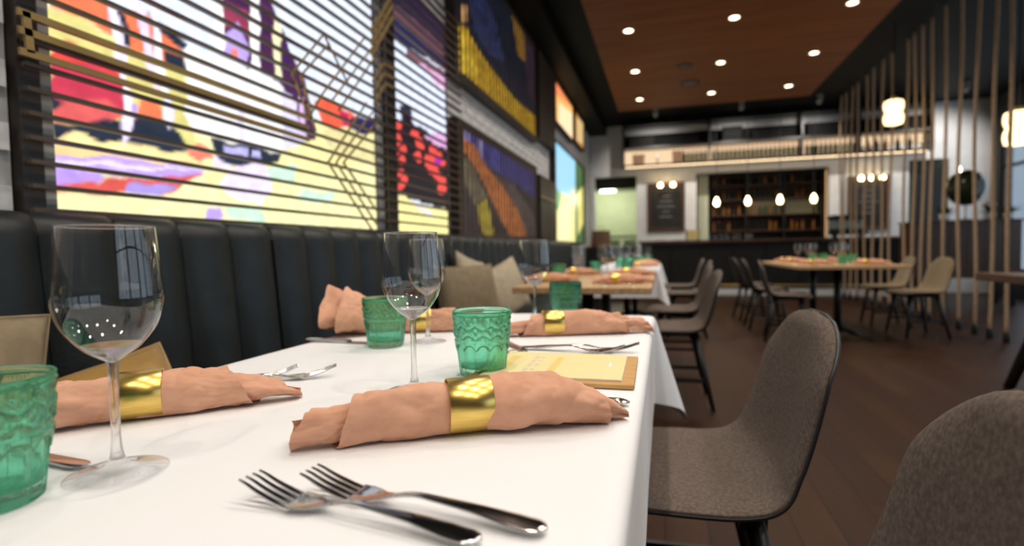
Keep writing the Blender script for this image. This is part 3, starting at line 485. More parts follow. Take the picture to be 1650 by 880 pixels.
# horizontal slats over the two bright pictures
t = thing('slat_screen', 'screen of long dark horizontal slats across the two bright pictures', 'screen')
for k in range(28):
    z = 1.061+0.0575*k
    MB().box(-1.462, -1.445, 0.928, 3.79, z-0.0052, z+0.0052).build('slat', 'slat_wood', t)
for y0, y1 in ((2.735, 2.84),): MB().box(-1.478, -1.463, y0-0.04, y1-0.04, 1.04, 2.75).build('post', 'dark_frame', t, bevel=0.003)
t = thing('brass_fretwork', 'brass zigzag bars mounted on the dark horizontal slats', 'ornament')
for n_, pl in enumerate(FRET):
    wd = 0.017 if n_ < 4 else (0.006 if n_ < 12 else (0.013 if n_ < 15 else 0.022))
    for p, q in zip(pl[:-1], pl[1:]):
        MB().bar((-1.438, p[0], p[1]), (-1.438, q[0], q[1]), wd, 0.008, up=(1, 0, 0)).build('bar', 'brass_bar', t)

# ================================================================== TABLEWARE PROTOTYPES
def smooth_prof(pts, n=40):
    """Catmull-Rom through (r, z) points"""
    out = []; P = [pts[0]] + list(pts) + [pts[-1]]
    per = max(2, n//(len(pts)-1))
    for i in range(1, len(P)-2):
        p0, p1, p2, p3 = [np.array(P[i+d], float) for d in (-1, 0, 1, 2)]
        for k in range(per):
            t = k/per
            out.append(tuple(0.5*((2*p1)+(-p0+p2)*t+(2*p0-5*p1+4*p2-p3)*t*t+(-p0+3*p1-3*p2+p3)*t**3)))
    out.append(tuple(pts[-1])); return [(max(1e-5, r), z) for r, z in out]
def wine_glass(loc, label, group=None):
    t = thing('wine_glass', label, 'wine glass', loc, 0, group)
    outer = smooth_prof([(0.0045,0.101),(0.010,0.1045),(0.022,0.114),(0.035,0.132),(0.0408,0.152),(0.0405,0.170),(0.0385,0.195),(0.0358,0.2195)], 56)
    MB().lathe(outer, 72).build('bowl', 'bowl_glass', t, smooth=True)
    MB().lathe([(0.0358+0.0006*math.cos(a), 0.2195+0.0006*math.sin(a)) for a in [k*PI/4 for k in range(8)]], 72, closed=True).build('rim', 'crystal', t, smooth=True)
    MB().lathe(smooth_prof([(0.00001,0.1015),(0.0046,0.1016),(0.0100,0.1050),(0.0190,0.1122),(0.0235,0.1160),(0.0185,0.1130),(0.0100,0.1092),(0.00001,0.1080)], 48), 48).build('bowl_base', 'crystal', t, smooth=True)
    MB().lathe(smooth_prof([(0.00001,0.1010),(0.0045,0.1009),(0.0047,0.0990),(0.0041,0.088),(0.0037,0.060),(0.0040,0.030),(0.0056,0.016),(0.0095,0.009)], 64), 28).build('stem', 'crystal', t, smooth=True)
    MB().lathe(smooth_prof([(0.0095,0.009),(0.018,0.0058),(0.030,0.0032),(0.0385,0.0018),(0.0392,0.0006)], 42), 72).build('foot', 'foot_glass', t, smooth=True)
    return t
def tumbler_mesh():
    H = 0.100
    def ro(z): return 0.0355 + (0.0465-0.0355)*(z/H)**0.9
    N, M = 192, 96
    def outer(u, v):
        z = v*H; a = 2*PI*u; r = ro(z); hN = 12
        if z < 0.056:       # arched vertical panels
            ph = (u*hN) % 1.0; c = abs(ph-0.5)*2
            top = 0.050 - 0.010*c*c
            if z < top:
                r += -0.0016 + 0.0022*max(0, c-0.72)/0.28
            else: r += 0.0016
        elif z < 0.086:     # scallops and lozenges
            zz = (z-0.056)/0.030
            w1 = abs(math.sin(a*hN/2)); d1 = abs(zz-0.15-0.2*w1); d2 = abs(zz-0.85+0.2*w1)
            r += 0.0016*math.exp(-(d1/0.07)**2) + 0.0016*math.exp(-(d2/0.07)**2)
            r += 0.0014*math.cos(a*24)*math.cos((zz-0.5)*PI*3.2)*math.exp(-((zz-0.5)/0.28)**2)
        elif z < 0.092: r += 0.0009*math.cos(a*90)*math.sin((z-0.086)/0.006*PI)
        if z < 0.003: r -= 0.0015*(1-z/0.003)
        return (r*math.cos(a), r*math.sin(a), z)
    mb = MB(); mb.grid(outer, N, M, True)
    prof = [(ro(H)-0.0006, H+0.0009), (ro(H)-0.0018, H+0.0004)] + [(ro(z)-0.0032, z) for z in (0.097, 0.08, 0.06, 0.045, 0.03, 0.018)] + [(ro(0.014)-0.006, 0.0125), (0.018, 0.011), (0.00001, 0.0115)]
    mb.lathe([(ro(H), H)] + prof, N)
    mb.lathe([(0.00001, 0.0022), (0.025, 0.0018), (ro(0)-0.004, 0.0), (ro(0)-0.0015, 0.0)], N)
    return mb.mesh('vessel', 'green_glass', True)
TUMBLER = tumbler_mesh()
BEAD = MB().lathe([(0.0462+0.0009*math.cos(a), 0.0945+0.0011*math.sin(a)) for a in [k*PI/4 for k in range(8)]], 64, closed=True).mesh('rim_band', 'green_glass', True)
def tumbler(loc, label, rz=0.0, group=None):
    t = thing('tumbler', label, 'glass', loc, rz, group)
    place(TUMBLER, 'vessel', t); place(BEAD, 'rim_band', t)
    return t

def napkin_mesh(seed, L=0.36, h=0.027, prof=None, fan=0.0, fan_end=-1, twist=0.5, taper=(0.5, 0.5), edge=0.7, turns=1.9, wrinkle=1.0, turn_dir=-1):
    """rolled linen: a spiral sheet, shorter towards its outer turns, so the cloth ends step diagonally along the roll"""
    rnd = random.Random(seed); so = rnd.random()*50
    prof = prof or [(0, 0.55, 0.8), (0.2, 0.9, 1.0), (0.5, 1.0, 1.0), (0.8, 1.0, 1.25), (1.0, 0.45, 1.05)]
    xs = [p[0] for p in prof]; hs = [p[1] for p in prof]; ws = [p[2] for p in prof]
    def fn(u, v):
        tau = v; g = max(0.0, (tau-0.25)/0.75)
        x0 = -L/2*(1-taper[0]*g); x1 = L/2*(1-taper[1]*g)
        x = x0+(x1-x0)*u; s = x/L+0.5
        hh = float(np.interp(s, xs, hs))*h; ww = float(np.interp(s, xs, ws))*h
        th = edge - turn_dir*(1-tau)*turns*2*PI + twist*(s-0.5)
        away = min(1.0, abs(x)/0.05)
        rho = 0.58 + 0.42*tau
        e = min(u, 1-u)
        rho += (0.10*max(0, 1-e/0.05)**1.5*(0.6+0.8*mnoise.noise(Vector((th*1.3+so, so, 0)))) + 0.07*max(0, (tau-0.94)/0.06)**2)*away
        endf = max(0.0, abs(s-0.5)*2-0.3)/0.7
        fold = 1 + 0.10*endf*math.cos(3*th+so) + 0.06*away*math.cos(2*th+9*s+so)
        if fan and ((s-0.5)*fan_end > 0): fold += fan*endf**1.3*(0.5+0.8*math.cos(3*th+so+5*s))
        q = Vector((s*8+so+0.5*math.sin(th), math.cos(th)*1.3, math.sin(th)*1.3+tau))
        wr = wrinkle*away*(mnoise.noise(q)*0.0042 + mnoise.noise(Vector((s*16+th*1.6+so, th*0.9-s*5, tau*2)))*0.0026 + mnoise.noise(q*3.7)*0.0010)
        rd = mnoise.noise(Vector((s*13+0.9*th+so, s*4-0.5*th, tau+so))); wr -= wrinkle*away*0.0020*max(0.0, 1-abs(rd)*3.2)**2
        y = ww*rho*fold*math.cos(th) + wr*math.cos(th)
        z = hh*rho*fold*math.sin(th) + wr*math.sin(th)
        z = max(z, -hh*0.86*(0.9+0.1*min(1, rho)) + 0.001*(1-tau)) + hh*0.86
        return (x + 0.004*mnoise.noise(Vector((th, so, s*3)))*away, y, z + 0.0012)
    return MB().grid(fn, 120, 170).mesh('napkin', 'linen', True)
def ring_mesh(r=0.0285, wd=0.045):
    ri = r-0.0012
    p = [(r, -wd/2), (r, wd/2), (r-0.0006, wd/2+0.0006), (ri, wd/2), (ri, -wd/2), (r-0.0006, -wd/2-0.0006)]
    m = MB(); m.lathe(p, 64, closed=True)
    m.v = [(z, x, y) for x, y, z in m.v]            # axis along x
    return m.mesh('napkin_ring', 'gold_ring', True)
RING = ring_mesh()
def napkin_set(me, loc, ang, label, rlabel, off=0.0, ngroup=None, rgroup=None, rs=1.0, h=0.027, tilt=0.0):
    o = tag(place(me, 'napkin'), label, 'napkin', ngroup); o.location = loc; o.rotation_euler = (0, 0, ang)
    r = tag(place(RING, 'napkin_ring'), rlabel, 'napkin ring', rgroup)
    r.location = (loc[0]+math.cos(ang)*off, loc[1]+math.sin(ang)*off, loc[2]+0.0285*rs+0.0008); r.rotation_euler = (0, 0, ang+tilt); r.scale = (rs, rs, rs)
    return o, r

def fork_parts():
    L = 0.205
    def zc(x):      # spine height
        return float(np.interp(x, [0, 0.02, 0.045, 0.062, 0.078, 0.10, 0.15, 0.19, 0.205], [0.0175, 0.0095, 0.0030, 0.0022, 0.0062, 0.0115, 0.0085, 0.0040, 0.0034]))
    def zs(x): return sum(zc(x+d) for d in (-0.008, -0.004, 0, 0.004, 0.008))/5
    def ribbon(x0, x1, hw, th, yc=lambda x: 0.0, n=30, m=9, dish=0.0):
        mb = MB()
        def fn(u, v):
            x = x0+(x1-x0)*v; a = 2*PI*u; w = hw(x)
            c = math.copysign(abs(math.cos(a))**0.7, math.cos(a)); s = math.copysign(abs(math.sin(a))**0.7, math.sin(a))
            y = yc(x)+w*c
            return (x, y, zs(x)+th(x)*s + dish*(y*y))
        mb.grid(fn, 16, n, True)
        o = 0; mb.f.append(tuple(range(15, -1, -1))); mb.f.append(tuple(range(16*(n-1), 16*n))); return mb
    tines = []
    for k in range(4):
        y0 = (k-1.5)*0.0068
        tines.append(ribbon(0.0, 0.052, lambda x: 0.0011+0.0013*min(1, x/0.03), lambda x: 0.0009+0.0006*min(1, x/0.03), lambda x, y0=y0: y0*(0.96+0.04*x/0.05)).mesh('tine', 'steel', True))
    root = ribbon(0.047, 0.085, lambda x: float(np.interp(x, [0.047, 0.055, 0.064, 0.074, 0.085], [0.0127, 0.0133, 0.0112, 0.0062, 0.0036])), lambda x: 0.0013, n=26, dish=14.0).mesh('root', 'steel', True)
    handle = ribbon(0.082, L, lambda x: float(np.interp(x, [0.082, 0.10, 0.15, 0.18, 0.196, 0.202, 0.205], [0.0034, 0.0033, 0.0062, 0.0098, 0.0098, 0.0070, 0.001])), lambda x: float(np.interp(x, [0.082, 0.15, 0.205], [0.0015, 0.0019, 0.0013])), n=44).mesh('handle', 'steel', True)
    return tines, root, handle
F_T, F_R, F_H = fork_parts()
def fork(loc, ang, label, group=None, flip=False):
    t = thing('fork', label, 'fork', loc, ang, group)
    for me in F_T: place(me, 'tine', t)
    place(F_R, 'root', t); place(F_H, 'handle', t)
    return t
def knife_parts():
    def blade(u, v):
        x = 0.115*v; a = 2*PI*u; w = 0.0098*min(1.0, (1-(1-min(1, x/0.016))**2)**0.5 if x < 0.016 else 1.0)*(1-0.12*v)
        return (x, w*math.cos(a), 0.0016+0.0009*math.sin(a))
    b = MB(); b.grid(blade, 16, 30, True)
    def han(u, v):
        x = 0.108+0.115*v; a = 2*PI*u; w = float(np.interp(v, [0, 0.06, 0.2, 0.8, 0.95, 1.0], [0.0045, 0.0062, 0.0066, 0.0088, 0.0088, 0.002]))
        return (x, w*math.cos(a), 0.0043+0.0038*math.sin(a)*float(np.interp(v, [0, 0.1, 0.9, 1], [0.5, 1, 1, 0.4])))
    h = MB(); h.grid(han, 18, 30, True)
    return b.mesh('blade', 'steel', True), h.mesh('handle', 'steel', True)
K_B, K_H = knife_parts()
def knife(loc, ang, label, group=None):
    t = thing('knife', label, 'knife', loc, ang, group); place(K_B, 'blade', t); place(K_H, 'handle', t); return t

# ------------------------------------------------------------------ chair: padded shell on four dark legs; front at -x, back at +x
def chair_proto(name, label, fabric, group, leg_mat='black_wood'):
    t = thing(name, label, 'chair', (0, 0, 0), 0, group)
    px = [(-0.225, 0.432), (-0.215, 0.448), (-0.17, 0.456), (-0.05, 0.448), (0.06, 0.441), (0.125, 0.448), (0.168, 0.478), (0.190, 0.530), (0.207, 0.60), (0.222, 0.68), (0.236, 0.755), (0.245, 0.80), (0.247, 0.815)]
    A = np.array(px); dl = np.r_[0, np.cumsum(np.hypot(*np.diff(A, axis=0).T))]; dl /= dl[-1]
    def P(v):
        x = float(np.interp(v, dl, A[:, 0])); z = float(np.interp(v, dl, A[:, 1])); return x, z
    def Ps(v):
        q = [P(min(1, max(0, v+d))) for d in (-0.03, -0.015, 0, 0.015, 0.03)]; return sum(a for a, _ in q)/5, sum(b for _, b in q)/5
    def hw(v):
        base = float(np.interp(v, [0, 0.08, 0.3, 0.5, 0.62, 0.8, 1.0], [0.205, 0.225, 0.238, 0.235, 0.222, 0.212, 0.195]))
        if v > 0.80: base *= max(0.0, 1-((v-0.80)/0.20)**2.4)**0.5
        if v < 0.06: base *= 0.84+0.16*(max(0, 1-((0.06-v)/0.06)**2))**0.5
        return max(base, 0.0005)
    def surf(u, v, off=0.0):
        a = (u-0.5)*2; x, z = Ps(v); x2, z2 = Ps(min(1, v+0.01)); x1, z1 = Ps(max(0, v-0.01))
        tx, tz = x2-x1, z2-z1; l = math.hypot(tx, tz) or 1; nx, nz = -tz/l, tx/l      # normal: up / forward
        w = hw(v); y = a*w
        cup = float(np.interp(v, [0, 0.15, 0.45, 0.6, 0.85, 1], [0.0, 0.014, 0.030, 0.040, 0.030, 0.0]))*(y/0.235)**2
        pad = off*(1-abs(a)**6)*min(1, (1-v)/0.05+0.15)
        return (x+nx*(cup+pad), y, z+nz*(cup+pad))
    def normal(v):
        x2, z2 = Ps(min(1, v+0.01)); x1, z1 = Ps(max(0, v-0.01)); l = math.hypot(x2-x1, z2-z1) or 1
        return -(z2-z1)/l, (x2-x1)/l
    def back(u, v):
        x, y, z = surf(u, v); nx, nz = normal(v); return (x-nx*0.009, y*0.985, z-nz*0.009)
    def shell(u, v):
        x, y, z = surf(u, v, -0.006); nx, nz = normal(v); return (x-nx*0.010, y*0.985, z-nz*0.010)
    MB().grid(lambda u, v: shell(math.sin((u-0.5)*PI)/2+0.5, v), 25, 48).build('outer_shell', 'black_wood', t, smooth=True)
    m = MB(); m.grid(lambda u, v: surf(math.sin((u-0.5)*PI)/2+0.5, v, 0.020), 33, 64)
    ring = [(0.0, v) for v in np.linspace(0, 1, 64)] + [(1.0, v) for v in np.linspace(1, 0, 64)]
    m.grid(lambda u, v: (surf if v < 0.5 else back)(*ring[min(127, int(round(u*127)))]), 128, 2)
    m.build('upholstery', fabric, t, smooth=True)
    edge = [back(0.0, v) for v in np.linspace(0, 0.995, 50)] + [back(1.0, v) for v in np.linspace(0.995, 0, 50)] + [back(u, 0) for u in np.linspace(1, 0, 10)][1:]
    MB().tube(edge, 0.0042, 8).build('edge_piping', 'black_wood', t, smooth=True)
    fr = MB(); fr.bar((-0.13, -0.15, 0.42), (-0.13, 0.15, 0.42), 0.05, 0.028); fr.bar((0.10, -0.15, 0.415), (0.10, 0.15, 0.415), 0.05, 0.028); fr.bar((-0.13, 0, 0.42), (0.10, 0, 0.415), 0.05, 0.024)
    fr.build('seat_frame', leg_mat, t)
    for sx, sy in ((-1, -1), (-1, 1), (1, -1), (1, 1)):
        MB().tube([(sx*0.115-0.015, sy*0.145, 0.43), (sx*0.155-0.01, sy*0.175, 0.22), (sx*0.195, sy*0.205, 0.0)], [0.019, 0.017, 0.012], 12).build('leg', leg_mat, t, smooth=True)
    for sy in (-1, 1): MB().bar((-0.165, sy*0.183, 0.17), (0.165, sy*0.183, 0.17), 0.016, 0.022).build('stretcher', leg_mat, t)
    return t

# ================================================================== TABLES
TZ = 0.75
def drape(name, label, x0, x1, y0, y1, z, drop, seed=1, flare=0.05, group=None, corner=0.36, step=0.02):
    """white cloth over a table: flat top, rounded edge, hanging sides with soft folds and cone folds at the corners"""
    nx = int((x1-x0+2*drop)/step)+1; ny = int((y1-y0+2*drop)/step)+1
    us = np.linspace(x0-drop, x1+drop, nx); vs = np.linspace(y0-drop, y1+drop, ny)
    R = 0.012
    def hang(s):                                     # arc over the edge then straight down: (out, down)
        if s < R*PI/2: a = s/R; return R*math.sin(a), R*(1-math.cos(a))
        return R, R+(s-R*PI/2)
    def pt(u, v):
        a = max(u-x1, x0-u, 0.0); b = max(v-y1, y0-v, 0.0)
        sx = 1 if u > x1 else (-1 if u < x0 else 0); sy = 1 if v > y1 else (-1 if v < y0 else 0)
        cx = min(max(u, x0), x1); cyy = min(max(v, y0), y1)
        s = math.hypot(a, b)
        if s == 0:
            e = min(u-x0, x1-u, v-y0, y1-v)
            cr = sum(math.exp(-((v-c)/0.012)**2) for c in (0.16, 0.86, 1.30)) + math.exp(-((u+0.40)/0.012)**2)
            return (u, v, z + 0.0006*mnoise.noise(Vector((u*5+seed, v*5, 0.3))) + 0.0007*cr)
        o, dn = hang(s); ph = math.atan2(b, a)
        if a > 0 and b > 0:
            cone = math.sin(2*ph)
            o += s*(flare + (corner-flare)*cone**1.5); dn *= math.sqrt(max(0.1, 1-(corner*cone**1.5)**2))
            return (cx+sx*o*math.cos(ph), cyy+sy*o*math.sin(ph), z-dn)
        along = v if a > 0 else u
        wv = 0.5+0.5*mnoise.noise(Vector((along*3.1+seed, sx*2.0+sy*5, 0)))
        o += s*(flare*1.0 + 0.05*(wv-0.5 if flare > 0.01 else -0.4*wv)*min(1, s/0.1))
        return (cx+sx*o, cyy+sy*o, z-dn)
    m = MB(); m.v = [pt(u, v) for v in vs for u in us]
    m.f = [(j*nx+i, j*nx+i+1, (j+1)*nx+i+1, (j+1)*nx+i) for j in range(ny-1) for i in range(nx-1)]
    o = m.build(name, 'cloth_white', smooth=True, solid=0.0)
    return tag(o, label, 'tablecloth', group)
def pedestal_table(name, label, x0, x1, y0, y1, ztop, th, topmat, posts, group=None, feet=0.34):
    t = thing(name, label, 'table', ((x0+x1)/2, (y0+y1)/2, 0), 0, group)
    hx, hy = (x1-x0)/2, (y1-y0)/2
    MB().box(-hx, hx, -hy, hy, ztop-th, ztop).build('tabletop', topmat, t, bevel=0.004)
    for py in posts:
        p = MB().tube([(0, py, 0.03), (0, py, ztop-th)], 0.035, 14).build('post', 'black_metal', t, smooth=True)
        for k in range(4):
            a = PI/4+k*PI/2; MB().tube([(0, py, 0.10), (0.5*feet*math.cos(a), py+0.5*feet*math.sin(a), 0.055), (feet*math.cos(a), py+feet*math.sin(a), 0.016)], [0.028, 0.022, 0.014], 8).build('foot', 'black_metal', p, smooth=True)
        MB().box(-0.2, 0.2, py-0.06, py+0.06, ztop-th-0.02, ztop-th).build('bracket', 'black_metal', t)
    return t
pedestal_table('dining_table', 'near dining table hidden under the long white cloth', -0.735, -0.052, -0.62, 1.575, TZ-0.004, 0.03, 'oak', (-0.3, 0.45, 1.2), feet=0.28)
drape('tablecloth', 'long white tablecloth on the near table with green tumblers and forks', -0.75, -0.039, -0.64, 1.592, TZ, 0.262, seed=3, flare=0.0, step=0.012)
pedestal_table('dining_table', 'bare oak topped table behind the near white table', -0.78, -0.06, 2.74, 4.37, TZ, 0.035, 'oak', (-0.5, 0.5), feet=0.28)
pedestal_table('dining_table', 'farther banquette table hidden under its white cloth', -0.71, -0.07, 5.47, 8.0, TZ-0.004, 0.03, 'oak', (-0.8, 0.8), feet=0.28)
drape('tablecloth', 'white tablecloth on the farther table beyond the bare oak one', -0.72, -0.06, 5.46, 8.01, TZ, 0.30, seed=8, flare=0.06, step=0.03)
pedestal_table('dining_table', 'oak table on black pedestals in the middle of the room', 1.25, 2.20, 5.75, 7.75, TZ, 0.035, 'oak', (-0.5, 0.45), feet=0.36)

# ------------------------------------------------------------------ near table: glasses, tumblers, napkins, cutlery, menu
T = TZ+0.0012
gl = wine_glass((-0.470, 0.357, T), 'large empty wine glass nearest to the viewer, beside the rolled napkin')
copy_thing(gl, (-0.334, 0.672, T), 0, 'empty wine glass in the table centre behind the gold-ringed napkin')
copy_thing(gl, (-0.488, 1.052, T), 0, 'empty wine glass behind the central one, partly seen through it')
copy_thing(gl, (-0.323, 1.349, T), 0, 'empty wine glass near the far end of the white table')
tumbler((-0.516, 0.287, T), 'embossed green tumbler cut off at the lower edge, nearest to the viewer', 0.2)
tumbler((-0.276, 0.795, T), 'embossed green tumbler standing beside the yellow menu', 0.1)
tumbler((-0.557, 0.994, T), 'embossed green tumbler in front of the crumpled napkin', 0.5)
tumbler((-0.272, 1.515, T), 'embossed green tumbler at the far table edge behind a napkin', 0.3)

n1 = napkin_mesh(11, 0.36, 0.0285, [(0,0.8,1.0),(0.3,1.0,1.0),(0.6,1.0,1.05),(0.85,0.80,1.0),(1.0,0.30,0.6)], twist=0.4, edge=0.9, taper=(0.3, 0.5))
napkin_set(n1, (-0.605, 0.492, TZ), 0.76, 'rolled rust-pink linen napkin behind the large wine glass', 'gold napkin ring seen behind the stem of the large wine glass', 0.0)
n2 = napkin_mesh(5, 0.36, 0.0295, [(0,0.68,0.92),(0.12,0.84,0.98),(0.3,0.98,1.0),(0.5,0.98,0.95),(0.62,1.12,1.2),(0.78,1.05,1.5),(0.92,0.58,1.4),(1.0,0.18,0.9)], twist=-0.6, edge=0.8, taper=(0.38, 0.24), wrinkle=1.0)
napkin_set(n2, (-0.203, 0.536, TZ), 0.53, 'rolled rust-pink linen napkin in the centre, with a layered tip', 'wide gold napkin ring around the central napkin', 0.0, rs=1.02)
n3 = napkin_mesh(23, 0.38, 0.0285, [(0,2.1,2.8),(0.2,1.8,2.2),(0.40,1.05,1.05),(0.6,0.98,0.95),(0.75,1.0,1.1),(1.0,0.8,1.3)], fan=0.26, fan_end=-1, twist=1.2, edge=0.6, taper=(0.3, 0.4), wrinkle=1.6)
napkin_set(n3, (-0.600, 1.175, TZ), 0.42, 'crumpled rust-pink linen napkin fanned out by the banquette', 'gold napkin ring on the crumpled napkin behind the central glass', 0.035)
n4 = napkin_mesh(31, 0.35, 0.0285, [(0,0.6,1.0),(0.2,0.85,1.0),(0.38,1.0,0.95),(0.55,1.08,1.1),(0.8,0.85,1.1),(1.0,0.45,0.7)], twist=0.6, edge=0.9, taper=(0.4, 0.55), wrinkle=1.2)
napkin_set(n4, (-0.188, 1.215, TZ), 0.37, 'rolled rust-pink linen napkin at the far end beyond the menu', 'gold napkin ring on the far napkin beyond the menu', -0.06)

fork((-0.320, 0.349, T), -0.115, 'shiny steel fork nearest to the viewer, tines up')
fork((-0.281, 0.371, T), -0.106, 'shiny steel fork lying just behind the nearest fork')
knife((-0.512, 0.360, T), 3.05, 'steel knife with a rounded tip beside the nearest green tumbler')
knife((-0.262, 0.702, T), -0.16, 'steel knife whose handle end shows past the tip of the central napkin')
fork((-0.500, 0.735, T), 3.75, 'steel fork with raised tines behind the end of the left napkin')
fork((-0.560, 0.722, T), 3.80, 'second steel fork half hidden behind the left napkin')
knife((-0.545, 1.013, T), 3.13, 'steel knife lying under the edge of the crumpled napkin')
fork((-0.045, 1.020, T), 3.18, 'steel fork behind the menu with its tines to the aisle')
fork((-0.070, 0.990, T), 3.02, 'second steel fork crossing behind the menu')
knife((-0.255, 0.985, T), 2.2, 'steel knife between the menu and the far napkin')
knife((-0.27, 1.29, T), 0.38, 'steel knife end poking from beneath the far napkin')

mb = thing('menu_clipboard', 'wooden menu board with yellow sheet beside the green tumbler', 'menu', (-0.155, 0.842, T), 0.02)
MB().box(-0.128, 0.113, -0.102, 0.102, 0.0, 0.0065).build('board', 'oak_board', mb, bevel=0.0015)
MB().box(-0.113, 0.095, -0.086, 0.098, 0.0067, 0.0082).build('paper_stack', 'paper_white', mb)
sh = MB().box(-0.112, 0.0945, -0.085, 0.0975, 0.0084, 0.0089).build('cover_sheet', 'paper_yellow', mb)
def mark(x0, x1, y0, y1, mat): MB().box(x0, x1, y0, y1, 0.00895, 0.0090).build('print_mark', mat, sh)
mark(-0.098, -0.084, -0.03, 0.06, 'print_peach')
for i, (y0, y1) in enumerate(((-0.055, -0.03), (-0.022, 0.006), (0.012, 0.03), (0.038, 0.06))):
    mark(-0.058, -0.050, y0, y1, 'print_lilac'); mark(-0.046, -0.040, y0+0.006, y1-0.004, 'print_lilac')
mark(-0.020, -0.008, -0.05, 0.06, 'print_peach')
mark(0.070, 0.074, 0.00, 0.03, 'paper_white')
MB().tube([(-0.121, 0.075, 0.0075), (-0.112, 0.085, 0.013), (-0.098, 0.098, 0.0125), (-0.090, 0.104, 0.006)], 0.0012, 8).build('cord_loop', 'brass_bar', mb, smooth=True)
MB().box(-0.126, -0.117, -0.1, 0.1, 0.0067, 0.0095).build('clip_bar', 'brass_bar', mb, bevel=0.001)

# ------------------------------------------------------------------ chairs
GC = 'grey shell chairs at the banquette tables'
c0 = chair_proto('shell_chair', 'grey-brown felt shell chair at the near table, seat lit', 'fabric_chair', GC)
c0.location = (0.055, 1.235, 0); c0.rotation_euler = (0, 0, 0.05)
copy_thing(c0, (0.085, 0.545, 0), 0.0, 'grey-brown felt shell chair back in the lower corner, nearest to the viewer', GC)
copy_thing(c0, (0.07, 3.45, 0), 0.03, 'grey shell chair at the oak table, nearer of its two', GC)
copy_thing(c0, (0.10, 4.45, 0), 0.02, 'grey shell chair at the oak table, farther of its two', GC)
copy_thing(c0, (0.23, 6.10, 0), 0.0, 'grey shell chair at the farther white table, nearer of its two', GC)
copy_thing(c0, (0.23, 7.20, 0), 0.0, 'grey shell chair at the farther white table, farther of its two', GC)
GM = 'chairs around the middle oak table'
c1 = chair_proto('shell_chair', 'tan shell chair by the ropes, nearer of the two', 'fabric_tan', GM)
c1.location = (2.50, 6.42, 0); c1.rotation_euler = (0, 0, 0.1)
copy_thing(c1, (2.50, 7.25, 0), -0.05, 'tan shell chair by the ropes, farther of the two', GM)
for x, y, r, lab in ((1.18, 5.95, PI-0.15, 'dark chair at the middle oak table, nearest on the banquette side'), (1.12, 6.75, PI, 'dark chair at the middle oak table, second on the banquette side'), (1.10, 7.55, PI+0.1, 'dark chair at the middle oak table, third on the banquette side')):
    copy_thing(c0, (x, y, 0), r, lab, GM)

# ------------------------------------------------------------------ settings on the farther tables
ORD = ['nearest', 'second nearest', 'third nearest', 'fourth nearest', 'fifth nearest', 'sixth nearest', 'seventh nearest']
def lay_table(where, naps, glasses, tumblers, forks):
    z = TZ+0.001
    for i, (x, y, a) in enumerate(sorted(naps, key=lambda p: p[1])):
        napkin_set(n4, (x, y, z), a, '%s rolled rust-pink napkin on the %s' % (ORD[i], where), '%s gold napkin ring on the %s' % (ORD[i], where), -0.05, 'napkins on the '+where, 'napkin rings on the '+where)
    for i, (x, y) in enumerate(sorted(glasses, key=lambda p: p[1])): copy_thing(gl, (x, y, z), 0, '%s empty wine glass on the %s' % (ORD[i], where), 'wine glasses on the '+where)
    for i, (x, y) in enumerate(sorted(tumblers, key=lambda p: p[1])): tumbler((x, y, z), '%s green tumbler on the %s' % (ORD[i], where), random.random(), 'green tumblers on the '+where)
    for i, (x, y, a) in enumerate(forks): fork((x, y, z), a, '%s steel fork on the %s' % (ORD[i], where), 'forks on the '+where)
lay_table('bare oak table', ((-0.22, 3.05, 0.35), (-0.22, 3.95, 0.3), (-0.66, 3.2, 0.5), (-0.62, 4.05, 0.5)), ((-0.35, 3.45), (-0.45, 4.1), (-0.58, 3.72), (-0.36, 4.22)),
          ((-0.66, 3.45), (-0.52, 4.24), (-0.27, 4.2)), ((-0.35, 2.86, -0.1), (-0.32, 2.92, -0.1)))
lay_table('farther white table', ((-0.22, 5.75, 0.3), (-0.20, 6.6, 0.3), (-0.24, 7.4, 0.35)), ((-0.52, 5.8), (-0.40, 5.95), (-0.32, 6.3), (-0.5, 6.5), (-0.3, 7.0), (-0.45, 7.3), (-0.22, 7.7)),
          ((-0.34, 5.62), (-0.44, 5.66), (-0.28, 6.85), (-0.2, 7.62)), ())
lay_table('middle oak table', ((1.50, 6.15, 0.2), (1.46, 6.85, 0.2), (1.50, 7.45, 0.2), (1.95, 6.0, -0.1), (1.98, 6.75, 0.0), (1.95, 7.4, 0.1)), ((1.62, 7.0), (1.70, 7.1), (1.55, 7.16), (1.76, 6.32), (1.84, 6.45), (1.90, 7.05)),
          ((1.58, 6.60), (1.74, 6.15), (1.88, 6.32), (1.84, 7.2)), ((1.35, 5.86, 0.0), (1.40, 5.90, 0.0)))

# brown table at the edge of the room
t = thing('dining_table', 'brown table with black slanted legs at the picture edge by the ropes', 'table', (2.50, 3.85, 0))
MB().box(-0.52, 0.6, -0.40, 0.40, 0.70, 0.75).build('tabletop', 'walnut', t, bevel=0.004)
for sx, sy in ((-1, -1), (-1, 1), (1, -1), (1, 1)):
    MB().tube([(sx*0.15, sy*0.25, 0.70), (sx*0.36, sy*0.33, 0.0)], [0.045, 0.03], 10).build('leg', 'black_metal', t, smooth=True)

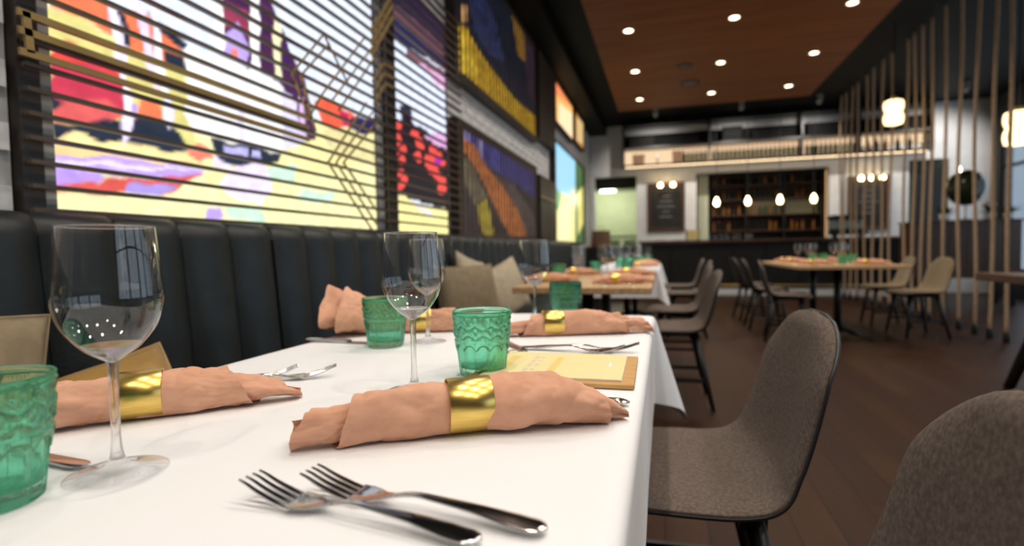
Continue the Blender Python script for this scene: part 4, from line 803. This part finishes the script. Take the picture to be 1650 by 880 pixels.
# ================================================================== END WALL: RACK, BOARDS, BAR, NICHE
def bottle_mesh(name, mat, h=0.30, r=0.037):
    return MB().lathe(smooth_prof([(0.00001,0.0),(r*0.9,0.0),(r,0.006),(r,h*0.55),(r*0.85,h*0.66),(r*0.38,h*0.76),(r*0.36,h*0.97),(r*0.42,h*0.98),(r*0.42,h),(0.00001,h)], 40), 14).mesh(name, mat, True)
def label_mesh(h=0.30, r=0.037): return MB().lathe([(r*1.01,h*0.16),(r*1.01,h*0.46)], 14).mesh('paper_label', 'label_cream', True)
BM = [bottle_mesh('glass', m) for m in ('bottle_dark', 'bottle_green', 'bottle_amber')]; LM = label_mesh()
FO = MB().lathe([(0.0160,0.235),(0.0165,0.30),(0.00001,0.302)], 12).mesh('foil', 'foil_red', True)
def bottle(x, y, z, kind, label, group, sc=1.0):
    t = thing('wine_bottle' if kind < 2 else 'spirit_bottle', label, 'bottle', (x, y, z), random.random()*6, group); t.scale = (sc, sc, sc)
    place(BM[kind], 'glass', t); place(LM, 'paper_label', t); place(FO, 'foil', t)
rk = thing('wall_rack', 'long black wall rack with a glowing lower shelf on the end wall', 'shelf')
for z in (2.70, 3.07, 3.56): MB().box(-0.85, 4.84, 11.83, YB-0.001, z, z+0.035).build('shelf_board', 'black_metal', rk)
for x in (-0.85, 0.90, 2.62, 3.62, 4.81): MB().box(x, x+0.03, 11.83, YB-0.001, 2.735, 3.56).build('upright', 'black_metal', rk)
for x0, x1 in ((-0.82, 0.90), (0.93, 2.62), (2.65, 3.62)): MB().box(x0, x1, YB-0.03, YB-0.002, 2.735, 3.07).build('light_panel', 'rack_glow', rk)
MB().box(3.65, 4.81, YB-0.03, YB-0.002, 2.90, 3.07).build('light_panel', 'rack_glow', rk)
for x0, x1 in ((-0.82, 0.90), (0.93, 2.62), (2.65, 4.81)): MB().box(x0, x1, YB-0.03, YB-0.002, 3.105, 3.42).build('back_board', 'black_paint', rk)
MB().box(-0.80, 4.78, 11.95, 11.97, 2.688, 2.699).build('glow_strip', 'under_rack_glow', rk)  # glowing strip added to brighten the wall and cornice under the rack
x = 0.42; k = 0
while x < 3.58:
    if not (0.86 < x < 0.98 or 2.58 < x < 2.70):
        bottle(x, 11.97, 2.736, k % 2, 'dark wine bottle in the glowing wall rack', 'bottles in the glowing wall rack', 0.95)
    x += 0.083; k += 1
for x, kind in ((3.80, 2), (3.95, 0), (4.10, 2), (4.3, 1), (4.5, 0)): bottle(x, 11.97, 2.736, kind, 'bottle at the dimmer end of the wall rack behind the ropes', 'bottles at the dim rack end', 0.95)
for i, (x, w_, h_, lab) in enumerate(((-0.52, 0.24, 0.22, 'brown box in the wall rack, standing left of the candlestick'), (0.28, 0.20, 0.25, 'taller brown box in the wall rack next to the bottles'))):
    t = thing('storage_box', lab, 'box', (x, 11.98, 2.736)); MB().box(-w_/2, w_/2, -0.09, 0.09, 0, h_*0.8).build('body', 'card_brown', t, bevel=0.004); MB().box(-w_/2-0.006, w_/2+0.006, -0.096, 0.096, h_*0.8, h_).build('lid', 'card_brown', t, bevel=0.004)
t = thing('candlestick', 'small dark candlestick in the wall rack between two boxes', 'candlestick', (-0.13, 11.98, 2.736))
MB().lathe(smooth_prof([(0.00001,0),(0.06,0.0),(0.055,0.015),(0.015,0.03),(0.012,0.12),(0.03,0.14),(0.00001,0.145)], 40), 16).build('holder', 'black_metal', t, smooth=True); MB().lathe([(0.018,0.14),(0.018,0.21),(0.00001,0.212)], 12).build('candle', 'white_paint', t)
# dim crates and jars on the upper tier
for i, (x, w_, h_) in enumerate(((-0.45, 0.5, 0.24), (1.35, 0.35, 0.30), (1.95, 0.45, 0.20), (3.1, 0.7, 0.25), (4.2, 0.5, 0.22))):
    t = thing('crate', ['dark crate over the brown boxes of the rack', 'tall dark crate on the upper rack, second along', 'low dark crate on the upper rack, third along', 'wide dark crate on the upper rack, fourth along', 'dark crate on the upper rack behind the ropes'][i], 'crate', (x, 11.98, 3.106))
    for z in range(3): MB().box(-w_/2, w_/2, -0.13, -0.115, h_*z/3+0.006, h_*(z+1)/3-0.006).build('slat', 'black_paint', t)
    MB().box(-w_/2, w_/2, -0.112, 0.13, 0.0, 0.012).build('bottom', 'black_paint', t)
    for sx in (-1, 1): MB().box(sx*w_/2-0.012, sx*w_/2+0.012, -0.112, 0.13, 0.0, h_).build('end', 'black_paint', t)

def board(label, x0, x1, z0, z1, lamps):
    t = thing('chalkboard', label, 'chalkboard'); f = 0.075; y = YB-0.001
    for a, b, c, d_ in ((x0, x0+f, z0, z1), (x1-f, x1, z0, z1), (x0+f, x1-f, z0, z0+f), (x0+f, x1-f, z1-f, z1)): MB().box(a, b, y-0.05, y, c, d_).build('frame_side', 'walnut', t, bevel=0.004)
    s = MB().box(x0+f, x1-f, y-0.025, y, z0+f, z1-f).build('slate', 'chalkboard', t)
    for i in range(5):
        zz = z1-0.30-i*0.11; ln = (x1-x0)*(0.2+0.13*((i*7) % 3)); xc = (x0+x1)/2
        MB().box(xc-ln/2, xc+ln/2, y-0.027, y-0.025, zz, zz+0.018).build('chalk_line', 'chalk', s)
    for lx in lamps:
        lt = MB().tube([(lx, y-0.02, z1+0.06), (lx, y-0.16, z1+0.06), (lx, y-0.17, z1-0.0)], 0.010, 8).build('lamp_arm', 'brass_bar', t, smooth=True)
        MB().lathe(smooth_prof([(0.00001,-0.07),(0.03,-0.065),(0.05,-0.035),(0.042,0.0),(0.015,0.025),(0.00001,0.026)], 30), 16, (lx, y-0.17, z1-0.04)).build('lamp_bulb', 'bulb_warm', lt, smooth=True)
board('framed black chalkboard with two lamps between kitchen opening and bar', -0.35, 0.43, 1.31, 2.36, (-0.07, 0.19))
board('framed black chalkboard with lamps seen through the ropes', 3.52, 4.26, 1.24, 2.31, (3.72, 3.90, 4.08))

bar = thing('bar_counter', 'long dark bar counter in front of the end wall', 'bar counter')
MB().box(-0.50, 4.30, 11.22, 11.80, 1.045, 1.09).build('worktop', 'walnut', bar, bevel=0.004)
for i in range(8): MB().box(-0.46+i*0.59, -0.46+i*0.59+0.575, 11.32, 11.36, 0.15, 1.04).build('front_panel', 'black_wood', bar, bevel=0.004)
MB().box(-0.46, 4.26, 11.36, 11.76, 0.0, 1.04).build('body', 'black_paint', bar)
MB().box(-0.46, 4.26, 11.30, 11.36, 0.0, 0.13).build('kickboard', 'white_paint', bar)
MB().tube([(-0.46, 11.2, 0.2), (4.26, 11.2, 0.2)], 0.02, 10).build('foot_rail', 'brass_bar', bar, smooth=True)
# objects on the bar
t = thing('paper_lantern', 'straw coloured square lantern on the bar below the first chalkboard', 'lantern', (0.55, 11.42, 1.09))
MB().box(-0.12, 0.12, -0.1, 0.1, 0.01, 0.21).build('shade', 'label_cream', t, bevel=0.01)
for sx in (-1, 1):
    for sy in (-1, 1): MB().box(sx*0.12-0.008, sx*0.12+0.008, sy*0.1-0.008, sy*0.1+0.008, 0, 0.22).build('post', 'walnut', t)
t = thing('paper_bag', 'brown paper bag on the ledge before the kitchen opening', 'bag', (-1.30, 11.6, 1.0))
MB().grid(lambda u, v: (0.17*math.cos(2*PI*u)*(1-0.1*v)*(1+0.25*abs(math.cos(4*PI*u))), 0.10*math.sin(2*PI*u)*(1-0.3*v), 0.34*v), 32, 8, True).build('body', 'card_brown', t); MB().tube([(-0.06, 0, 0.33), (-0.05, 0, 0.42), (0.05, 0, 0.42), (0.06, 0, 0.33)], 0.006, 6).build('handle', 'card_brown', t)
sb = thing('service_cabinet', 'dark service cabinet before the kitchen opening', 'cabinet')
MB().box(-1.55, -0.55, 11.35, 11.85, 0.0, 0.96).build('body', 'black_wood', sb, bevel=0.004); MB().box(-1.57, -0.53, 11.33, 11.87, 0.96, 1.0).build('top', 'walnut', sb, bevel=0.004)
for i in (0, 1):
    dd = MB().box(-1.53+i*0.49, -1.06+i*0.49, 11.335, 11.349, 0.06, 0.92).build('door', 'black_wood', sb); MB().box(-1.09+i*0.07, -1.08+i*0.07, 11.32, 11.334, 0.45, 0.6).build('handle', 'brass_bar', dd)
for i, x in enumerate((-0.05, 0.28)):
    t = thing('plate_stack', ['white plate stack on the bar, nearer the kitchen opening', 'white plate stack on the bar, nearer the lantern'][i], 'plates', (x, 11.5, 1.09), 0, 'plate stacks on the bar')
    for k in range(4): MB().lathe([(0.00001,0.002),(0.07,0.002),(0.11,0.012),(0.11,0.015),(0.07,0.005),(0.00001,0.005)], 20, (0, 0, k*0.008)).build('plate', 'white_paint', t, smooth=True)
for i in range(9):
    x = 0.80+i*0.11+0.02*math.sin(i*3)
    t = thing('bar_glass', 'small clear glass standing on the bar', 'glass', (x, 11.62+0.04*(i % 2), 1.09), 0, 'clear glasses on the bar')
    MB().lathe(smooth_prof([(0.00001,0.004),(0.026,0.004),(0.03,0.03),(0.034,0.12)], 20), 16).build('bowl', 'bowl_glass', t, smooth=True); MB().lathe([(0.00001,0),(0.028,0),(0.028,0.006),(0.00001,0.006)], 16).build('foot', 'crystal', t)
t = thing('coffee_machine', 'dark espresso machine at the rope end of the bar', 'machine', (3.35, 11.55, 1.09))
MB().box(-0.28, 0.28, -0.18, 0.18, 0.05, 0.16).build('drip_tray', 'black_metal', t, bevel=0.01); MB().box(-0.28, 0.28, 0.0, 0.18, 0.16, 0.34).build('back', 'stainless', t, bevel=0.01); MB().box(-0.30, 0.30, -0.18, 0.18, 0.34, 0.42).build('head', 'black_metal', t, bevel=0.015)
for sx in (-1, 1): MB().tube([(sx*0.13, -0.08, 0.34), (sx*0.13, -0.10, 0.29), (sx*0.13, -0.26, 0.27)], 0.014, 8).build('group_handle', 'black_metal', t); MB().box(sx*0.22-0.02, sx*0.22+0.02, -0.1, 0.1, 0.0, 0.05).build('foot', 'black_metal', t)

# niche shelves with bottles
ns = thing('bottle_shelves', 'dark back-bar shelves with bottles inside the niche', 'shelf')
for z in (1.28, 1.62, 1.95, 2.27): MB().box(0.98, 3.19, 12.62, 12.94, z, z+0.025).build('shelf_board', 'walnut', ns)
for x in (0.96, 1.70, 2.45, 3.17): MB().box(x, x+0.03, 12.62, 12.94, 1.01, 2.52).build('upright', 'black_wood', ns)
for (x0, x1, z0, z1) in ((1.73, 2.45, 1.65, 1.93), (2.48, 3.17, 1.65, 1.93)): MB().box(x0, x1, 12.925, 12.94, z0, z1).build('back_panel', 'kitchen_wall', ns)
rnd = random.Random(4)
for z, lab in ((1.306, 'lowest'), (1.646, 'second'), (1.976, 'third'), (2.296, 'highest')):
    x = 1.06
    while x < 3.12:
        if not any(abs(x-u) < 0.07 for u in (0.975, 1.715, 2.465, 3.185)) and rnd.random() < 0.72:
            bottle(x, 12.75+rnd.uniform(-0.04, 0.04), z, rnd.choice((0, 1, 2, 2)), 'bottle on the %s shelf of the bar niche' % lab, 'bottles on the %s niche shelf' % lab, 0.72)
        x += 0.105
MB().box(0.72, 0.93, 12.5, 12.52, 1.01, 2.52).build('side_panel', 'kitchen_wall', ns)
MB().box(3.195, 3.208, 12.40, 12.42, 1.05, 2.48).build('glow_strip', 'jamb_glow', ns)  # added emissive strip, stands in for lamplight falling on the niche jamb
structure(MB().box(-0.58, 4.50, YB-0.05, YB, 2.55, 2.64), 'trim_2', 'white_paint', 'pale cornice above the bar niche')
# four bare bulbs
for i, x in enumerate((1.02, 1.60, 2.18, 2.77)):
    t = thing('pendant_bulb', 'glowing bare bulb hanging over the bar, %s from the kitchen side' % ['first', 'second', 'third', 'fourth'][i], 'pendant lamp', (x, 11.55, 1.84), 0, 'bare bulbs over the bar')
    MB().lathe(smooth_prof([(0.00001,-0.07),(0.03,-0.06),(0.05,-0.015),(0.045,0.03),(0.024,0.08),(0.018,0.105),(0.00001,0.106)], 36), 20).build('bulb', 'bulb_warm', t, smooth=True)
    MB().lathe([(0.00001,0.17),(0.02,0.17),(0.024,0.10),(0.00001,0.099)], 14).build('socket', 'black_metal', t); MB().tube([(0, 0, 0.17), (0, 0, 1.81)], 0.006, 6).build('cord', 'black_metal', t)

# kitchen behind the opening
t = thing('kitchen_lamp', 'bright tube lamp under the kitchen ceiling seen through the opening', 'lamp', (-1.35, 13.7, 2.45), 0.5)
MB().box(-0.45, 0.45, -0.09, 0.09, -0.03, 0.0).build('diffuser', 'kitchen_tube', t); MB().box(-0.47, 0.47, -0.11, 0.11, 0.0, 0.05).build('housing', 'white_paint', t); MB().tube([(0, 0, 0.05), (0, 0, 0.44)], 0.01, 6).build('rod', 'white_paint', t)
l = bpy.data.lights.new('kitchen_glow', 'POINT'); l.energy = 45; l.color = (0.95, 1.0, 0.72); l.shadow_soft_size = 0.2
lo = bpy.data.objects.new('kitchen_glow', l); COL.objects.link(lo); lo.parent = t; lo.location = (0, 0, -0.2)
t = thing('kitchen_hood', 'dark steel extractor hood above the kitchen opening', 'hood', (-1.0, 12.75, 2.3)); MB().box(-0.6, 0.6, -0.25, 0.25, 0.1, 0.45).build('body', 'olive_glaze', t); MB().box(-0.65, 0.65, -0.3, 0.3, 0.0, 0.1).build('skirt', 'olive_glaze', t)
t = thing('kitchen_counter', 'steel kitchen counter with shelf seen through the opening', 'counter', (-1.0, 14.2, 0))
MB().box(-1.0, 1.0, -0.3, 0.3, 0.86, 0.92).build('worktop', 'stainless', t); MB().box(-1.0, 1.0, -0.28, 0.28, 0.0, 0.86).build('body', 'stainless', t); MB().box(-1.0, 1.0, 0.3, 0.6, 1.25, 1.29).build('shelf', 'black_metal', t)
for i in range(3):
    t = thing('stock_pot', 'grey steel stock pot on the kitchen counter', 'pot', (-1.45+i*0.42, 14.15, 0.921), 0, 'pots in the kitchen')
    MB().lathe([(0.00001,0),(0.14,0),(0.14,0.2),(0.146,0.2),(0.146,0.206)], 20).build('body', 'stainless', t, smooth=True); MB().lathe([(0.146,0.207),(0.08,0.23),(0.00001,0.235)], 20).build('lid', 'stainless', t, smooth=True)

# ================================================================== ROPES, PENDANTS, BOOTH
RY = [11.1, 10.885, 10.525, 10.249, 9.85, 9.508, 9.169, 8.855, 8.368, 8.111, 7.871, 7.646, 7.321, 7.0, 6.675, 6.362, 6.118]
ROPE_ORD = ['first', 'second', 'third', 'fourth', 'fifth', 'sixth', 'seventh', 'eighth', 'ninth', 'tenth', 'eleventh', 'twelfth', 'thirteenth', 'fourteenth', 'fifteenth', 'sixteenth', 'last']
for i, y in enumerate(RY):
    lab = '%s hanging natural rope counted from the bar end' % ROPE_ORD[i]
    t = thing('hanging_rope', lab, 'rope', (3.1, y, 0), 0, 'hanging rope curtain')
    rr = random.Random(i); p1, p2 = rr.random()*6, rr.random()*6
    pts = [(0.012*math.sin(z*2.1+p1), 0.016*math.sin(z*1.5+p2), z) for z in np.linspace(0.06, ZC, 40)]
    MB().tube(pts, 0.017, 8).build('strand', 'rope', t, smooth=True)
    x0, y0 = pts[0][0], pts[0][1]
    MB().lathe([(0.00001,0.0),(0.026,0.0),(0.028,0.01),(0.026,0.085),(0.019,0.10)], 14, (x0, y0, 0)).build('end_cap', 'black_metal', t, smooth=True)
def cage_pendant(label, loc, sc):
    t = thing('pendant_lamp', label, 'pendant lamp', loc, 0, 'caged globe pendants by the ropes')
    def fn(u, v):
        a = 2*PI*u; z = -0.23+0.46*v
        tier = abs(math.sin(v*PI*2))**0.5
        r = 0.115 + 0.045*tier; r *= (0.90+0.12*abs(math.cos(a*4)))
        if v < 0.06: r *= (v/0.06)**0.5
        if v > 0.94: r *= 0.45+0.55*((1-v)/0.06)**0.5
        return (max(r, 0.0005)*math.cos(a)*sc, max(r, 0.0005)*math.sin(a)*sc, z*sc)
    MB().grid(fn, 64, 48, True).build('glass_shade', 'opal_glow', t, smooth=True)
    for k in range(8):
        a = PI/8+k*PI/4; MB().tube([((0.117+0.043*abs(math.sin(v*PI*2))**0.5)*0.97*math.cos(a)*sc, (0.117+0.043*abs(math.sin(v*PI*2))**0.5)*0.97*math.sin(a)*sc, (-0.23+0.46*v)*sc) for v in np.linspace(0.06, 0.94, 24)], 0.005*sc, 6).build('cage_wire', 'brass_bar', t)
    MB().lathe([(0.00001,0.29*sc),(0.05*sc,0.28*sc),(0.06*sc,0.215*sc),(0.00001,0.215*sc)], 16).build('cap', 'brass_bar', t); MB().tube([(0, 0, 0.28*sc), (0, 0, ZC-loc[2])], 0.007, 6).build('cord', 'black_metal', t)
cage_pendant('glowing caged globe pendant before the ropes, farther from the viewer', (2.72, 7.7, 2.56), 0.68)
cage_pendant('glowing caged globe pendant cut by the picture edge', (3.58, 6.93, 2.14), 0.80)

t = thing('booth_divider', 'dark reddish wood booth divider behind the ropes', 'divider', (4.35, 9.6, 0))
for i in range(6): MB().box(-0.68+i*0.225, -0.68+i*0.225+0.22, -0.04, 0.0, 0.42, 1.26).build('panel', 'walnut', t, bevel=0.004)
MB().box(-0.68, 0.67, 0.0, 0.5, 0.42, 1.255).build('body', 'walnut', t); MB().box(-0.70, 0.69, -0.06, 0.52, 1.262, 1.29).build('top', 'walnut', t, bevel=0.004)
for sx in (-0.6, 0.6):
    for sy in (0.04, 0.44): MB().box(sx-0.03, sx+0.03, sy-0.03, sy+0.03, 0.0, 0.42).build('leg', 'black_metal', t)
t = thing('globe_lamp', 'dark olive globe lamp with brass cap on the booth divider', 'lamp', (4.45, 9.85, 1.291))
MB().lathe(smooth_prof([(0.00001,0.0),(0.09,0.0),(0.085,0.02),(0.015,0.035),(0.012,0.22),(0.03,0.235)], 40), 20).build('stand', 'brass_bar', t, smooth=True)
MB().lathe([(0.25*math.sin(a), 0.50-0.27*math.cos(a)) for a in np.linspace(0.05, 2.35, 24)], 32).build('globe', 'olive_glaze', t, smooth=True); MB().lathe([(0.252*math.sin(a)+1e-5, 0.50-0.272*math.cos(a)) for a in np.linspace(2.35, PI, 14)], 32).build('cap', 'gold_ring', t, smooth=True)
t = thing('pendant_bulb', 'small glowing bulb behind the ropes near the globe lamp', 'pendant lamp', (4.20, 9.5, 2.03))
MB().lathe(smooth_prof([(0.00001,-0.045),(0.028,-0.025),(0.028,0.02),(0.012,0.055),(0.00001,0.056)], 24), 14).build('bulb', 'lamp_warm', t, smooth=True); MB().tube([(0, 0, 0.05), (0, 0, 1.62)], 0.005, 6).build('cord', 'black_metal', t)
def plant(label, loc, n, seed, flower=False):
    t = thing('potted_plant', label, 'plant', loc); rr = random.Random(seed)
    MB().lathe([(0.00001,0),(0.06,0),(0.075,0.10),(0.068,0.10),(0.06,0.085),(0.00001,0.085)], 16).build('pot', 'white_paint', t, smooth=True)
    for k in range(n):
        a = rr.random()*2*PI; ln = rr.uniform(0.12, 0.24); el = rr.uniform(0.5, 1.3)
        def fn(u, v, a=a, ln=ln, el=el):
            d = ln*v; wd = 0.022*math.sin(PI*min(1, v*0.95+0.03)); r = d*math.cos(el)+0.02; z = 0.085+d*math.sin(el)-0.06*v*v
            return (r*math.cos(a)-(u-0.5)*2*wd*math.sin(a), r*math.sin(a)+(u-0.5)*2*wd*math.cos(a), z+0.006*(1-abs(u-0.5)*2))
        MB().grid(fn, 3, 7).build('leaf', 'leaf', t, smooth=True, solid=0.001)
    if flower:
        for k in range(5):
            a = k*1.3; MB().lathe(smooth_prof([(0.00001,0.0),(0.025,0.01),(0.03,0.03),(0.00001,0.035)], 12), 10, (0.06*math.cos(a), 0.06*math.sin(a), 0.20+0.03*(k % 2))).build('bloom', 'petal', t, smooth=True)
plant('small leafy plant on the booth divider, left of the globe lamp', (4.12, 9.7, 1.291), 16, 3)
plant('small flowering plant on the booth divider beside the globe lamp', (4.66, 9.65, 1.291), 16, 5, True)
plant('small leafy plant at the window end of the booth divider', (4.92, 9.7, 1.291), 18, 8)
